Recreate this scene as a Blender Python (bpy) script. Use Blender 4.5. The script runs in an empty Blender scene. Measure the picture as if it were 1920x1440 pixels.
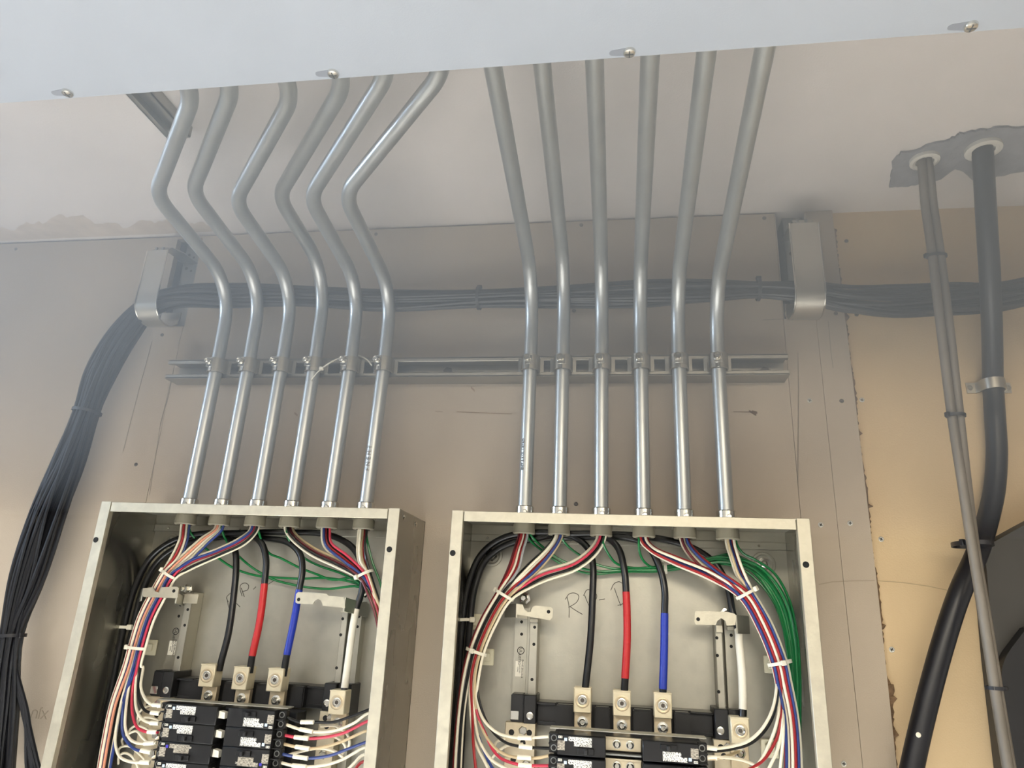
import bpy, bmesh, math, random
from mathutils import Vector, Matrix
random.seed(7)
S = bpy.context.scene
COL = S.collection
PI = math.pi
# ------------------------------------------------------------------ camera, light, exposure
EYE = 1.70                      # camera height above the floor
CD = 1.18                       # camera distance from the wall (wall face is y = 0, room is y < 0)
CEIL = EYE + 0.737
FPX = 1297.9
YAW, PITCH, ROLL = math.radians(-9.0458), math.radians(18.4767), math.radians(-2.6404)
_f = Vector((math.sin(YAW)*math.cos(PITCH), math.cos(YAW)*math.cos(PITCH), math.sin(PITCH)))
_r = Vector((math.cos(YAW), -math.sin(YAW), 0))
_d = -_r.cross(_f)
R2 = math.cos(ROLL)*_r + math.sin(ROLL)*_d
D2 = -math.sin(ROLL)*_r + math.cos(ROLL)*_d
cam = bpy.data.objects.new('camera', bpy.data.cameras.new('camera'))
COL.objects.link(cam)
m = Matrix((R2, -D2, -_f)).transposed().to_4x4()
m.translation = Vector((0, -CD, EYE))
cam.matrix_world = m
cam.data.sensor_width = 36; cam.data.lens = FPX/1920*36; cam.data.clip_start = .02
S.camera = cam
S.view_settings.view_transform = 'Standard'; S.view_settings.look = 'None'
S.view_settings.exposure = 0.0; S.view_settings.gamma = 1; S.view_settings.use_curve_mapping = False

W = bpy.data.worlds.new('world'); S.world = W; W.use_nodes = True
W.node_tree.nodes['Background'].inputs[0].default_value = (.9, .95, 1, 1)
W.node_tree.nodes['Background'].inputs[1].default_value = 0.25

def area(name, loc, target, sx, sy, power, color):
    l = bpy.data.lights.new(name, 'AREA'); l.shape = 'RECTANGLE'; l.size = sx; l.size_y = sy
    l.energy = power; l.color = color
    o = bpy.data.objects.new(name, l); COL.objects.link(o); o.location = loc
    o.rotation_euler = (Vector(target)-Vector(loc)).to_track_quat('-Z', 'Y').to_euler()
    return o
area('ceiling_lamp_light', (-.95, -1.62, CEIL-.07), (-.75, -.5, EYE-.35), 1.1, .22, 7, (1, .95, .82))
area('front_lamp_light', (.15, -1.78, CEIL-.07), (0, -.3, EYE-.2), .9, .18, 22, (1, .95, .80))
area('far_fill_light', (1.1, -2.3, CEIL-.07), (.6, -.4, EYE-.4), 1.1, .25, 14, (1, .93, .76))  # added fill from the far right rear, not a known lamp
l = area('floor_bounce_light', (-.75, -1.9, CEIL-.07), (-.75, -1.3, 0), 1.6, .4, 190, (.93, .97, 1))  # added, aimed at the floor so its bounce brightens the ceiling
l.data.spread = math.radians(75)
l = area('glare_fill_light', (-2.95, -1.12, CEIL-.14), (.3, -.66, EYE+.60), .9, .35, 23, (.55, .74, 1))  # added cool light raking the glare volume to brighten it
l.data.spread = math.radians(50)

# ------------------------------------------------------------------ pixel -> place
def ray(px, py):
    return R2*((px-960)/FPX) + D2*((py-720)/FPX) + _f
def U(px, py, d):
    """the place at d metres in front of the wall that the photograph shows at this pixel"""
    v = ray(px, py); s = (CD-d)/v.y
    return Vector((0, -CD, EYE)) + v*s
def UZ(px, py, z):
    v = ray(px, py); return Vector((0, -CD, EYE)) + v*((z-EYE)/v.z)
def UX(px, py, x):
    v = ray(px, py); return Vector((0, -CD, EYE)) + v*(x/v.x)
def L3(x, d, z):
    return Vector((x, -d, EYE+z))

# ------------------------------------------------------------------ materials
def lin(c):
    c = c/255; return c/12.92 if c <= .04045 else ((c+.055)/1.055)**2.4
def rgb(r, g, b): return (lin(r), lin(g), lin(b), 1)
def mat(name, col, rough=.5, metal=0, noise=0, scale=20, bump=0, bscale=200, stretch=None, rvar=0, trans=0, coat=0, det=3):
    mt = bpy.data.materials.new(name); mt.use_nodes = True
    nt = mt.node_tree; b = nt.nodes['Principled BSDF']
    b.inputs['Base Color'].default_value = col; b.inputs['Roughness'].default_value = rough
    b.inputs['Metallic'].default_value = metal
    if coat: b.inputs['Coat Weight'].default_value = coat
    if trans: b.inputs['Transmission Weight'].default_value = trans
    if noise or bump or rvar:
        tc = nt.nodes.new('ShaderNodeTexCoord'); mp = nt.nodes.new('ShaderNodeMapping')
        nt.links.new(tc.outputs['Object'], mp.inputs[0])
        if stretch: mp.inputs['Scale'].default_value = stretch
    if noise or rvar:
        n = nt.nodes.new('ShaderNodeTexNoise'); n.inputs['Scale'].default_value = scale; n.inputs['Detail'].default_value = det
        nt.links.new(mp.outputs[0], n.inputs['Vector'])
        if noise:
            r = nt.nodes.new('ShaderNodeValToRGB')
            r.color_ramp.elements[0].position = .3; r.color_ramp.elements[1].position = .72
            r.color_ramp.elements[0].color = tuple(max(0, v*(1-noise)) for v in col[:3])+(1,)
            r.color_ramp.elements[1].color = tuple(min(1, v*(1+noise)) for v in col[:3])+(1,)
            nt.links.new(n.outputs[0], r.inputs[0]); nt.links.new(r.outputs[0], b.inputs['Base Color'])
        if rvar:
            mr = nt.nodes.new('ShaderNodeMapRange'); mr.inputs[1].default_value = .3; mr.inputs[2].default_value = .7
            mr.inputs[3].default_value = max(.02, rough-rvar); mr.inputs[4].default_value = rough+rvar
            nt.links.new(n.outputs[0], mr.inputs[0]); nt.links.new(mr.outputs[0], b.inputs['Roughness'])
    if bump:
        n2 = nt.nodes.new('ShaderNodeTexNoise'); n2.inputs['Scale'].default_value = bscale; n2.inputs['Detail'].default_value = 3
        nt.links.new(mp.outputs[0], n2.inputs['Vector'])
        bp = nt.nodes.new('ShaderNodeBump'); bp.inputs['Strength'].default_value = bump; bp.inputs['Distance'].default_value = .002
        nt.links.new(n2.outputs[0], bp.inputs['Height']); nt.links.new(bp.outputs[0], b.inputs['Normal'])
    return mt
def print_mat(name, base, ink, sx, sz, th):
    """a sticker covered in fine print: rows and words too small to read"""
    mt = mat(name, base, .55); nt = mt.node_tree; b = nt.nodes['Principled BSDF']
    tc = nt.nodes.new('ShaderNodeTexCoord'); mp = nt.nodes.new('ShaderNodeMapping'); mp.inputs['Scale'].default_value = (sx, 1, sz)
    n = nt.nodes.new('ShaderNodeTexNoise'); n.inputs['Scale'].default_value = 1; n.inputs['Detail'].default_value = 2
    r = nt.nodes.new('ShaderNodeValToRGB'); r.color_ramp.interpolation = 'LINEAR'
    r.color_ramp.elements[0].position = th; r.color_ramp.elements[1].position = th+.06
    r.color_ramp.elements[0].color = ink; r.color_ramp.elements[1].color = base
    nt.links.new(tc.outputs['Object'], mp.inputs[0]); nt.links.new(mp.outputs[0], n.inputs['Vector'])
    nt.links.new(n.outputs[0], r.inputs[0]); nt.links.new(r.outputs[0], b.inputs['Base Color'])
    return mt
M = dict(
    board=mat('grey_gypsum_board', rgb(176, 162, 144), .85, 0, .05, 6, .15, 500),
    wallr=mat('tan_gypsum_board', rgb(205, 180, 142), .85, 0, .06, 5, .15, 400),
    ceil=mat('ceiling_board', rgb(225, 218, 213), .9, 0, .07, 5, .2, 350),
    torn=mat('torn_gypsum_edge', rgb(120, 96, 72), .95, 0, .35, 90, .6, 200),
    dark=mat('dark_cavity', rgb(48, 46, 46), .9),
    floor=mat('concrete_floor', rgb(192, 190, 186), .8, 0, .06, 4),
    roomw=mat('room_wall_paint', rgb(205, 203, 200), .9, 0, .03, 3),
    galv=mat('galvanized_sheet', rgb(178, 175, 163), .42, .85, .05, 60, .05, 300, None, .07),
    galvs=mat('galvanized_side_darkened', rgb(158, 156, 148), .27, .95, .06, 12, .04, 60, (1, 1, .4), .08),  # same sheet as the back, colour darkened to deepen shade on the sides
    flange=mat('galvanized_flange', rgb(196, 190, 172), .5, .75, .08, 90, .08, 300, None, .06),
    emt=mat('conduit_steel', rgb(182, 185, 184), .38, .8, .05, 40, .03, 250, (1, 1, .25), .05),
    strut=mat('strut_steel', rgb(164, 160, 150), .42, .9, .06, 30, .05, 200, None, .05),
    zinc=mat('bright_zinc', rgb(214, 212, 204), .2, 1, .05, 60, 0, 1, None, .05),
    stud=mat('stud_steel', rgb(150, 152, 150), .5, .7, .05, 30),
    hook=mat('hook_steel', rgb(190, 186, 176), .36, .95, .03, 25, 0, 120, None, .06),
    slotg=mat('wireway_slot', rgb(132, 138, 150), .6), gutter=mat('wireway_paint', rgb(182, 190, 202), .45, .1, .03, 8, .08, 600),
    lug=mat('tin_plated_lug', rgb(228, 216, 186), .42, .45, .05, 70, .05, 300),
    brass=mat('lug_tongue', rgb(206, 190, 160), .42, .65, .08, 90),
    bar=mat('neutral_bar_metal', rgb(208, 196, 170), .42, .75, .08, 60),
    black=mat('black_moulding', rgb(24, 24, 26), .42, 0, .1, 60),
    brk=mat('breaker_black', rgb(19, 19, 21), .36, 0, .1, 60),
    hole=mat('hole_black', rgb(12, 12, 12), .8),
    cable=mat('black_cable_jacket', rgb(20, 21, 27), .42, 0, .12, 60),
    feeder=mat('black_feeder_jacket', rgb(17, 17, 19), .3, 0, .1, 50),
    w_white=mat('white_wire', rgb(232, 224, 202), .35), w_black=mat('black_wire', rgb(17, 17, 18), .3),
    w_red=mat('red_wire', rgb(150, 32, 36), .32), w_pink=mat('pink_red_wire', rgb(192, 52, 76), .35),
    w_blue=mat('blue_wire', rgb(44, 62, 122), .32), w_maroon=mat('maroon_wire', rgb(98, 34, 40), .32),
    w_tan=mat('tan_wire', rgb(196, 176, 140), .4), w_salmon=mat('salmon_wire', rgb(206, 140, 112), .38),
    w_green=mat('green_wire', rgb(20, 112, 58), .25), w_grey=mat('grey_wire', rgb(150, 150, 150), .35),
    t_red=mat('red_tape', rgb(182, 30, 32), .35, 0, 0, 1, .25, 260), t_blue=mat('blue_tape', rgb(22, 48, 158), .35, 0, 0, 1, .25, 260),
    t_white=mat('white_tape', rgb(226, 220, 204), .4, 0, 0, 1, .25, 260),
    tie=mat('natural_nylon', rgb(222, 216, 198), .4), btie=mat('black_nylon', rgb(30, 30, 34), .45),
    mount=mat('mount_plastic', rgb(224, 218, 192), .45),
    bush=mat('bushing_plastic', rgb(132, 126, 110), .5), sleeve=mat('wire_marker_sleeve', rgb(242, 236, 218), .4),
    white=mat('white_plastic', rgb(226, 222, 208), .45), ink=mat('black_ink', rgb(34, 32, 32), .7),
    pencil=mat('pencil_line', rgb(126, 116, 102), .9), pen=mat('marker_pen', rgb(66, 62, 58), .6),
    brown=mat('brown_smear', rgb(128, 98, 68), .9), faint=mat('faint_print', rgb(158, 146, 128), .9), faint2=mat('faint_pencil', rgb(176, 156, 124), .9),
    blueq=mat('pale_blue_square', rgb(196, 220, 244), .4), violet=mat('violet_square', rgb(62, 52, 170), .4),
    sticker=print_mat('breaker_sticker', rgb(226, 224, 216), rgb(60, 60, 60), 900, 480, .42),
    sticker2=print_mat('grey_breaker_sticker', rgb(176, 168, 152), rgb(104, 98, 90), 260, 1400, .46),
    rail_l=mat('rail_sticker', rgb(228, 224, 210), .5),
    greycable=mat('grey_armoured_cable', rgb(114, 107, 97), .5, .2, .22, 30, .2, 90, (1, 1, .2)),
    bigblack=mat('black_flexible_conduit', rgb(26, 26, 31), .38, 0, .15, 25),
    foam=mat('grey_firestop', rgb(138, 138, 142), .95, 0, .2, 40, .8, 90),
    sleevew=mat('white_pipe_sleeve', rgb(214, 210, 200), .6),
    darkgrey=mat('dark_grey_housing', rgb(62, 60, 56), .55, 0, .08, 12), blackbag=mat('black_housing', rgb(24, 24, 26), .5),
    stain=mat('joint_compound_smear', rgb(205, 192, 178), .95, 0, .12, 30, .4, 120),
    screw=mat('drywall_screw', rgb(206, 204, 196), .4, .35), screwd=mat('dark_screw', rgb(88, 82, 76), .5, .5),
)

# ------------------------------------------------------------------ mesh builder
class MB:
    def __init__(s): s.v = []; s.f = []
    def add(s, vs, fs):
        b = len(s.v); s.v += [Vector(v) for v in vs]; s.f += [tuple(i+b for i in f) for f in fs]; return s
    def bm(s, bm, mtx=None):
        bm.verts.index_update()
        vs = [(mtx @ v.co if mtx else v.co.copy()) for v in bm.verts]
        s.add(vs, [[v.index for v in f.verts] for f in bm.faces]); bm.free(); return s
    def box(s, lo, hi, bev=0, mtx=None, seg=1):
        lo, hi = Vector(lo), Vector(hi)
        lo, hi = Vector([min(a, b) for a, b in zip(lo, hi)]), Vector([max(a, b) for a, b in zip(lo, hi)])
        bm = bmesh.new(); bmesh.ops.create_cube(bm, size=1)
        for v in bm.verts: v.co = Vector([(c+.5)*(h-l)+l for c, l, h in zip(v.co, lo, hi)])
        if bev: bmesh.ops.bevel(bm, geom=bm.edges[:], offset=min(bev, min(hi-lo)*.45), segments=seg, affect='EDGES')
        return s.bm(bm, mtx)
    def tube(s, pts, r, n=10, caps=True, flat=None):
        pts = [Vector(p) for p in pts]
        rs = r if isinstance(r, (list, tuple)) else [r]*len(pts)
        t0 = (pts[1]-pts[0]).normalized()
        up = Vector((0, 0, 1)) if abs(t0.z) < .9 else Vector((0, 1, 0))
        nrm = (up - t0*up.dot(t0)).normalized(); rings = []
        for i, p in enumerate(pts):
            t = (pts[min(i+1, len(pts)-1)]-pts[max(i-1, 0)]).normalized()
            nrm = (nrm - t*nrm.dot(t)).normalized(); bn = t.cross(nrm)
            rings.append([p+(nrm*math.cos(2*PI*k/n)+bn*math.sin(2*PI*k/n))*rs[i] for k in range(n)])
        b = len(s.v)
        for g in rings: s.v += g
        for i in range(len(pts)-1):
            for k in range(n):
                a, c = b+i*n+k, b+i*n+(k+1) % n
                s.f.append((a, c, c+n, a+n))
        if caps:
            s.f.append(tuple(b+k for k in reversed(range(n)))); s.f.append(tuple(b+(len(pts)-1)*n+k for k in range(n)))
        return s
    def cyl(s, p0, p1, r, n=16, r1=None):
        return s.tube([p0, p1], [r, r if r1 is None else r1], n)
    def lathe(s, base, axis, prof, n=18):
        """prof: (radius, height) pairs along axis from base"""
        axis = Vector(axis).normalized(); a = axis.orthogonal().normalized(); c = axis.cross(a); base = Vector(base)
        b = len(s.v)
        for r, h in prof:
            s.v += [base+axis*h+(a*math.cos(2*PI*k/n)+c*math.sin(2*PI*k/n))*r for k in range(n)]
        for i in range(len(prof)-1):
            for k in range(n):
                p, q = b+i*n+k, b+i*n+(k+1) % n
                s.f.append((p, q, q+n, p+n))
        s.f.append(tuple(b+k for k in reversed(range(n)))); s.f.append(tuple(b+(len(prof)-1)*n+k for k in range(n)))
        return s
    def prism(s, pts, vec):
        """closed outline pts (3D, planar) pushed along vec"""
        pts = [Vector(p) for p in pts]; vec = Vector(vec); n = len(pts)
        return s.add(pts+[p+vec for p in pts], [tuple(range(n)), tuple(reversed(range(n, 2*n)))] +
                     [((i+1) % n, i, i+n, (i+1) % n+n) for i in range(n)])
    def strap(s, pts, side, w, th):
        """flat band along pts: width w along side, thickness th"""
        pts = [Vector(p) for p in pts]; side = Vector(side).normalized(); b = len(s.v)
        for i, p in enumerate(pts):
            t = (pts[min(i+1, len(pts)-1)]-pts[max(i-1, 0)]).normalized(); nn = t.cross(side).normalized()
            for a, c in ((-1, -1), (1, -1), (1, 1), (-1, 1)): s.v.append(p+side*(a*w/2)+nn*(c*th/2))
        for i in range(len(pts)-1):
            for k in range(4):
                a, c = b+i*4+k, b+i*4+(k+1) % 4; s.f.append((a, c, c+4, a+4))
        e = b+(len(pts)-1)*4
        s.f += [(b+3, b+2, b+1, b), (e, e+1, e+2, e+3)]; return s
    def build(s, name, mt, parent=None, loc=None, smooth=True):
        o = Vector((0, 0, 0))
        if parent is not None:
            q = parent
            while q is not None: o += q.location; q = q.parent
        else:
            o = Vector(loc) if loc is not None else sum(s.v, Vector())/len(s.v)
        me = bpy.data.meshes.new(name)
        me.from_pydata([v-o for v in s.v], [], s.f)
        bm = bmesh.new(); bm.from_mesh(me); bmesh.ops.recalc_face_normals(bm, faces=bm.faces[:]); bm.to_mesh(me); bm.free()
        me.materials.append(M[mt] if isinstance(mt, str) else mt)
        if smooth:
            me.polygons.foreach_set('use_smooth', [True]*len(me.polygons)); me.set_sharp_from_angle(angle=math.radians(38))
        ob = bpy.data.objects.new(name, me); COL.objects.link(ob)
        if parent is not None: ob.parent = parent
        else: ob.location = o
        return ob
def tag(o, label=None, cat=None, group=None, kind=None):
    for k, v in (('label', label), ('category', cat), ('group', group), ('kind', kind)):
        if v: o[k] = v
    return o
def empty(name, loc, label, cat, group=None):
    o = bpy.data.objects.new(name, None); COL.objects.link(o); o.location = Vector(loc); o.empty_display_size = .02
    return tag(o, label, cat, group)
def copy_tree(o, parent=None):
    c = o.copy(); COL.objects.link(c)
    if parent is not None: c.parent = parent
    for ch in list(o.children): copy_tree(ch, c)
    return c
def crom(P, n=8):
    """smooth path through points"""
    P = [Vector(p) for p in P]; out = []
    Q = [P[0]*2-P[1]]+P+[P[-1]*2-P[-2]]
    for i in range(1, len(Q)-2):
        a, b, c, d = Q[i-1], Q[i], Q[i+1], Q[i+2]
        def kn(x, y): return max((y-x).length, 1e-6)**.5
        t0 = 0; t1 = kn(a, b); t2 = t1+kn(b, c); t3 = t2+kn(c, d)
        for k in range(n):
            t = t1+(t2-t1)*k/n
            A1 = a*((t1-t)/(t1-t0))+b*((t-t0)/(t1-t0)); A2 = b*((t2-t)/(t2-t1))+c*((t-t1)/(t2-t1)); A3 = c*((t3-t)/(t3-t2))+d*((t-t2)/(t3-t2))
            B1 = A1*((t2-t)/(t2-t0))+A2*((t-t0)/(t2-t0)); B2 = A2*((t3-t)/(t3-t1))+A3*((t-t1)/(t3-t1))
            out.append(B1*((t2-t)/(t2-t1))+B2*((t-t1)/(t2-t1)))
    out.append(P[-1]); return out
def fillet(P, R, n=10):
    P = [Vector(p) for p in P]; out = [P[0]]
    for i in range(1, len(P)-1):
        a = (P[i-1]-P[i]).normalized(); b = (P[i+1]-P[i]).normalized(); ang = a.angle(b)
        rr = R[i-1] if isinstance(R, (list, tuple)) else R
        t = min(rr/math.tan(ang/2), .49*(P[i-1]-P[i]).length, .49*(P[i+1]-P[i]).length); rr = t*math.tan(ang/2)
        c = P[i]+(a+b).normalized()*(rr/math.sin(ang/2))
        p0, p1 = P[i]+a*t-c, P[i]+b*t-c; th = p0.angle(p1)
        for k in range(n+1):
            u = k/n; out.append(c+(p0*math.sin((1-u)*th)+p1*math.sin(u*th))/math.sin(th))
    out.append(P[-1]); return out
def text(s, size, mt, name, parent, mtx, depth=.0002):
    c = bpy.data.curves.new(name, 'FONT'); c.body = s; c.size = size; c.align_x = 'CENTER'; c.align_y = 'CENTER'; c.extrude = depth
    t = bpy.data.objects.new(name, c); COL.objects.link(t)
    me = bpy.data.meshes.new_from_object(t); bpy.data.objects.remove(t); bpy.data.curves.remove(c)
    me.transform(mtx); me.materials.append(M[mt]); o = bpy.data.objects.new(name, me); COL.objects.link(o)
    q = Vector()
    p = parent
    while p is not None: q += p.location; p = p.parent
    me.transform(Matrix.Translation(-q)); o.parent = parent; return o
FACE = Matrix(((1, 0, 0, 0), (0, 0, -1, 0), (0, 1, 0, 0), (0, 0, 0, 1)))   # text plane -> facing the room

# ------------------------------------------------------------------ the setting
def struct(o, label=None): o['kind'] = 'structure'; return o
TH = .014
def wall_cells(name, x0, x1, z0, z1, front, mt, holes=(), th=TH):
    """board from x0..x1, z0..z1 (relative to the camera height) with rectangular openings"""
    xs = sorted({x0, x1, *[h[0] for h in holes], *[h[1] for h in holes]}); zs = sorted({z0, z1, *[h[2] for h in holes], *[h[3] for h in holes]})
    xs = [x for x in xs if x0 <= x <= x1]; zs = [z for z in zs if z0 <= z <= z1]
    mb = MB()
    cells = {}
    for i in range(len(xs)-1):
        for j in range(len(zs)-1):
            cx, cz = (xs[i]+xs[i+1])/2, (zs[j]+zs[j+1])/2
            if any(h[0] < cx < h[1] and h[2] < cz < h[3] for h in holes): continue
            cells[i, j] = 1
    for (i, j) in cells:
        a, b, c, d = xs[i], xs[i+1], EYE+zs[j], EYE+zs[j+1]; y0, y1 = -front, -front+th
        mb.add([(a, y0, c), (b, y0, c), (b, y0, d), (a, y0, d)], [(0, 1, 2, 3)])
        mb.add([(a, y1, c), (b, y1, c), (b, y1, d), (a, y1, d)], [(3, 2, 1, 0)])
        for (di, dj, q) in ((-1, 0, [(a, c), (a, d)]), (1, 0, [(b, c), (b, d)]), (0, -1, [(a, c), (b, c)]), (0, 1, [(a, d), (b, d)])):
            if (i+di, j+dj) not in cells:
                (xa, za), (xb, zb) = q; mb.add([(xa, y0, za), (xb, y0, zb), (xb, y1, zb), (xa, y1, za)], [(0, 1, 2, 3)])
    return struct(mb.build(name, mt, loc=(0, 0, 0), smooth=False))
HL = (-.922, -.864, .5256, .728)     # opening behind the left hook
HR = (.2945, .350, .5185, .734)      # opening behind the right hook
wall = wall_cells('wall_back', -.8665, .2925, -1.70, .733, 0, 'board', [HL])
wall_cells('wall_back', -3.20, -.8672, -1.70, .733, 0, 'board', [HL])
wall_cells('trim_1', .2932, .3475, -1.70, .733, 0, 'board', [HR])
wallR = wall_cells('wall_back', .380, 2.2, -1.70, .737, -.012, 'wallr')
# strip board with a torn right edge, and the ragged core showing beside it
def ragged(x0, z0, z1, amp, n, seed):
    rr = random.Random(seed); return [(x0+rr.uniform(-amp, amp), z0+(z1-z0)*k/n) for k in range(n+1)]
eL = [(.3955 if z > .5 else .3965-.012*max(0, -z-.0+.05), z) for _, z in ragged(0, -1.7, .735, 0, 40, 3)]
mb = MB(); pts = [L3(.3481, 0, -1.70)]+[L3(x, 0, z) for x, z in eL]+[L3(.3481, 0, .735)]
mb.prism(pts, (0, .012, 0)); struct(mb.build('trim_2', 'board', loc=(0, 0, 0), smooth=False))
rr = random.Random(5); mb = MB()
n = 300
prof = [(.3945-.012*max(0, -z+.05)*(z < .5), z) for z in [-.45+(1.15)*k/n for k in range(n+1)]]
a = [L3(x-.002, -.0005, z) for x, z in prof]
b = [L3(x+.0042+rr.uniform(0, .0030)+.0015*math.sin(z*37)+(.005 if rr.random() < .03 else 0)+((.006+rr.uniform(0, .006))*math.exp(-((z+.085)/.018)**2)), -.0085+rr.uniform(-.001, .002), z+rr.uniform(-.002, .002)) for x, z in prof]
c = [p+Vector((.0015, .004, 0)) for p in b]
for i in range(n): mb.add([a[i], a[i+1], b[i+1], b[i]], [(0, 1, 2, 3)]); mb.add([b[i], b[i+1], c[i+1], c[i]], [(0, 1, 2, 3)])
struct(mb.build('trim_3', 'torn', loc=(0, 0, 0), smooth=False))
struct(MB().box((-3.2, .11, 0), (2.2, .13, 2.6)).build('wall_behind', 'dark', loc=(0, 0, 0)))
struct(MB().box((-3.2, -3.2, CEIL), (2.2, .13, CEIL+.03)).build('ceiling', 'ceil', loc=(0, 0, 0)))
struct(MB().box((-3.2, -3.2, -.05), (2.2, .13, 0)).build('floor', 'floor', loc=(0, 0, 0)))
struct(MB().box((-3.25, -3.2, 0), (-3.20, .13, CEIL)).build('wall_left', 'roomw', loc=(0, 0, 0)))
struct(MB().box((2.2, -3.2, 0), (2.25, .13, CEIL)).build('wall_right', 'roomw', loc=(0, 0, 0)))
struct(MB().box((-3.25, -3.25, 0), (2.25, -3.2, CEIL)).build('wall_front', 'roomw', loc=(0, 0, 0)))
# smear of joint compound along the ceiling corner, left
rr = random.Random(11); mb = MB(); P = []
for k in range(61):
    px = -40+k*7.5; top = 432-px*.035+rr.uniform(-4, 4)+3*math.sin(k*.9)-22*math.exp(-((px-120)/70)**2)-8*math.exp(-((px-290)/40)**2)
    P.append((UZ(px, top, CEIL-.0006), UZ(px, 452-px*.045, CEIL-.0006)))
for i in range(60): mb.add([P[i][0], P[i+1][0], P[i+1][1], P[i][1]], [(0, 1, 2, 3)])
struct(mb.build('ceiling_smear', 'stain', loc=(0, 0, 0)), 1)
# pencil lines, pen marks and smears on the boards
def marks(name, lines, w, mt, d=.0004):
    mb = MB()
    for L in lines:
        P = [U(x, y, d) for x, y in L]
        mb.strap(P, (1, 0, 0) if abs(L[0][1]-L[-1][1]) > abs(L[0][0]-L[-1][0]) else (0, 0, 1), w, .0002)
    return struct(mb.build(name, mt, loc=(0, 0, 0), smooth=False))
marks('pencil_marks', [[(285, 640), (258, 740), (231, 845)], [(326, 690), (300, 800), (280, 928)], [(318, 735), (300, 795)], [(345, 610), (333, 650)],
                       [(1496, 660), (1497, 720), (1496, 905)], [(1430, 600), (1472, 598)], [(1553, 602), (1558, 660), (1562, 690)]], .0009, 'pencil')
marks('brown_marks', [[(816, 771), (830, 772)], [(856, 772), (900, 774), (960, 776)], [(1375, 772), (1410, 773)]], .0012, 'brown')
marks('brown_marks', [[(1404, 770), (1418, 778)], [(1410, 771), (1420, 774)], [(883, 726), (890, 733)], [(552, 774), (558, 779)]], .004, 'brown')
marks('pencil_marks', [[(1535, 1096+0), (1560, 1091), (1600, 1089), (1640, 1088.5)]], .0016, 'faint')
mb = MB(); mb.strap([U(x, y, -.0115) for x, y in [(1646, 1089), (1690, 1092), (1740, 1099), (1778, 1107)]], (0, 0, 1), .0012, .0002)
struct(mb.build('pencil_marks', 'faint2', loc=(0, 0, 0)))
t = text('XJU 3DE', .020, 'faint', 'printed_mark', wall, Matrix.Translation(U(54, 1337, .0004)) @ FACE @ Matrix.Rotation(math.radians(180), 4, 'Z'))
t['kind'] = 'structure'
# steel studs seen through the two openings
def stud(name, x0, x1, d0, label, ribs):
    mb = MB(); mb.box((x0, -d0, EYE+.45), (x1, -d0+.003, EYE+.736)); mb.box((x0, -d0, EYE+.45), (x0+.002, -d0+.06, EYE+.736))
    mb.box((x1-.002, -d0, EYE+.45), (x1, -d0+.06, EYE+.736)); o = mb.build(name, 'stud', loc=((x0+x1)/2, -d0, EYE+.45)); tag(o, label, 'stud')
    h = MB()
    for z in ribs:
        h.cyl((x0+.010, -d0-.0004, EYE+z), (x0+.010, -d0+.001, EYE+z), .0035, 10)
        h.cyl((x0+.022, -d0-.0004, EYE+z-.006), (x0+.022, -d0+.001, EYE+z-.006), .0025, 10)
    h.build('punched_hole', 'hole', o)
stud('wall_stud', -.912, -.867, -.020, 'grey steel stud inside the wall opening behind the left cable hook', (.70, .685, .668))
stud('wall_stud', .312, .3475, -.022, 'grey steel stud inside the wall opening behind the right cable hook', (.69, .66))

# ------------------------------------------------------------------ wireway hung under the ceiling
WZ, WD = .53, .627
ww = empty('wireway', L3(-.2, WD+.1, .735), 'large grey steel wireway box across the top, hung under the ceiling', 'wireway')
mb = MB(); x0, x1, y0, y1 = -1.45, 1.15, -(WD+.205), -WD
za, zb = EYE+WZ, CEIL-.001
for lo, hi in (((x0, y0, za), (x1, y0+.002, zb)), ((x0, y1-.002, za), (x1, y1, zb)), ((x0, y0, zb-.002), (x1, y1, zb)), ((x0, y0, za), (x0+.002, y1, zb)), ((x1-.002, y0, za), (x1, y1, zb))): mb.box(lo, hi)
mb.build('trough', 'gutter', ww)
MB().box((x0-.001, y0-.001, za-.002), (x1+.001, y1+.0015, za), .0008).build('cover', 'gutter', ww)
for px, py in ((127, 173), (625, 137), (1180, 97), (1820, 48)):
    c = UZ(px, py, EYE+WZ-.002)
    mb = MB(); q = [c+Vector((-.016+.0035*math.cos(t), .0035*math.sin(t), -.0003)) for t in [PI/2+k*PI/8 for k in range(9)]]+[c+Vector((0, -.0055, -.0003)), c+Vector((.003, 0, -.0003)), c+Vector((0, .0055, -.0003))]
    mb.prism(q, (0, 0, .0004)); mb.build('keyhole_slot', 'slotg', ww)
    sc = MB().lathe(c, (0, 0, -1), [(.0062, 0), (.0062, .001), (.0055, .0026), (.0030, .0036)], 16).build('cover_screw', 'zinc', ww)
    MB().box(c+Vector((-.004, -.0005, -.0039)), c+Vector((.004, .0005, -.0033))).box(c+Vector((-.0005, -.004, -.0039)), c+Vector((.0005, .004, -.0033))).build('screw_slot', 'hole', sc)
# strut hanger on the ceiling behind the leftmost conduit
mb = MB(); xs = -.727; 
for lo, hi in (((xs, -.64, CEIL-.003), (xs+.041, -.325, CEIL-.0005)), ((xs, -.64, CEIL-.0205), (xs+.0025, -.325, CEIL-.003)), ((xs+.0385, -.64, CEIL-.0205), (xs+.041, -.325, CEIL-.003)),
               ((xs, -.64, CEIL-.0205), (xs+.009, -.325, CEIL-.018)), ((xs+.032, -.64, CEIL-.0205), (xs+.041, -.325, CEIL-.018))): mb.box(lo, hi)
tag(mb.build('strut_channel', 'strut', loc=(xs+.02, -.48, CEIL)), 'short grey strut channel on the ceiling behind the leftmost conduit', 'strut channel')

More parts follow.
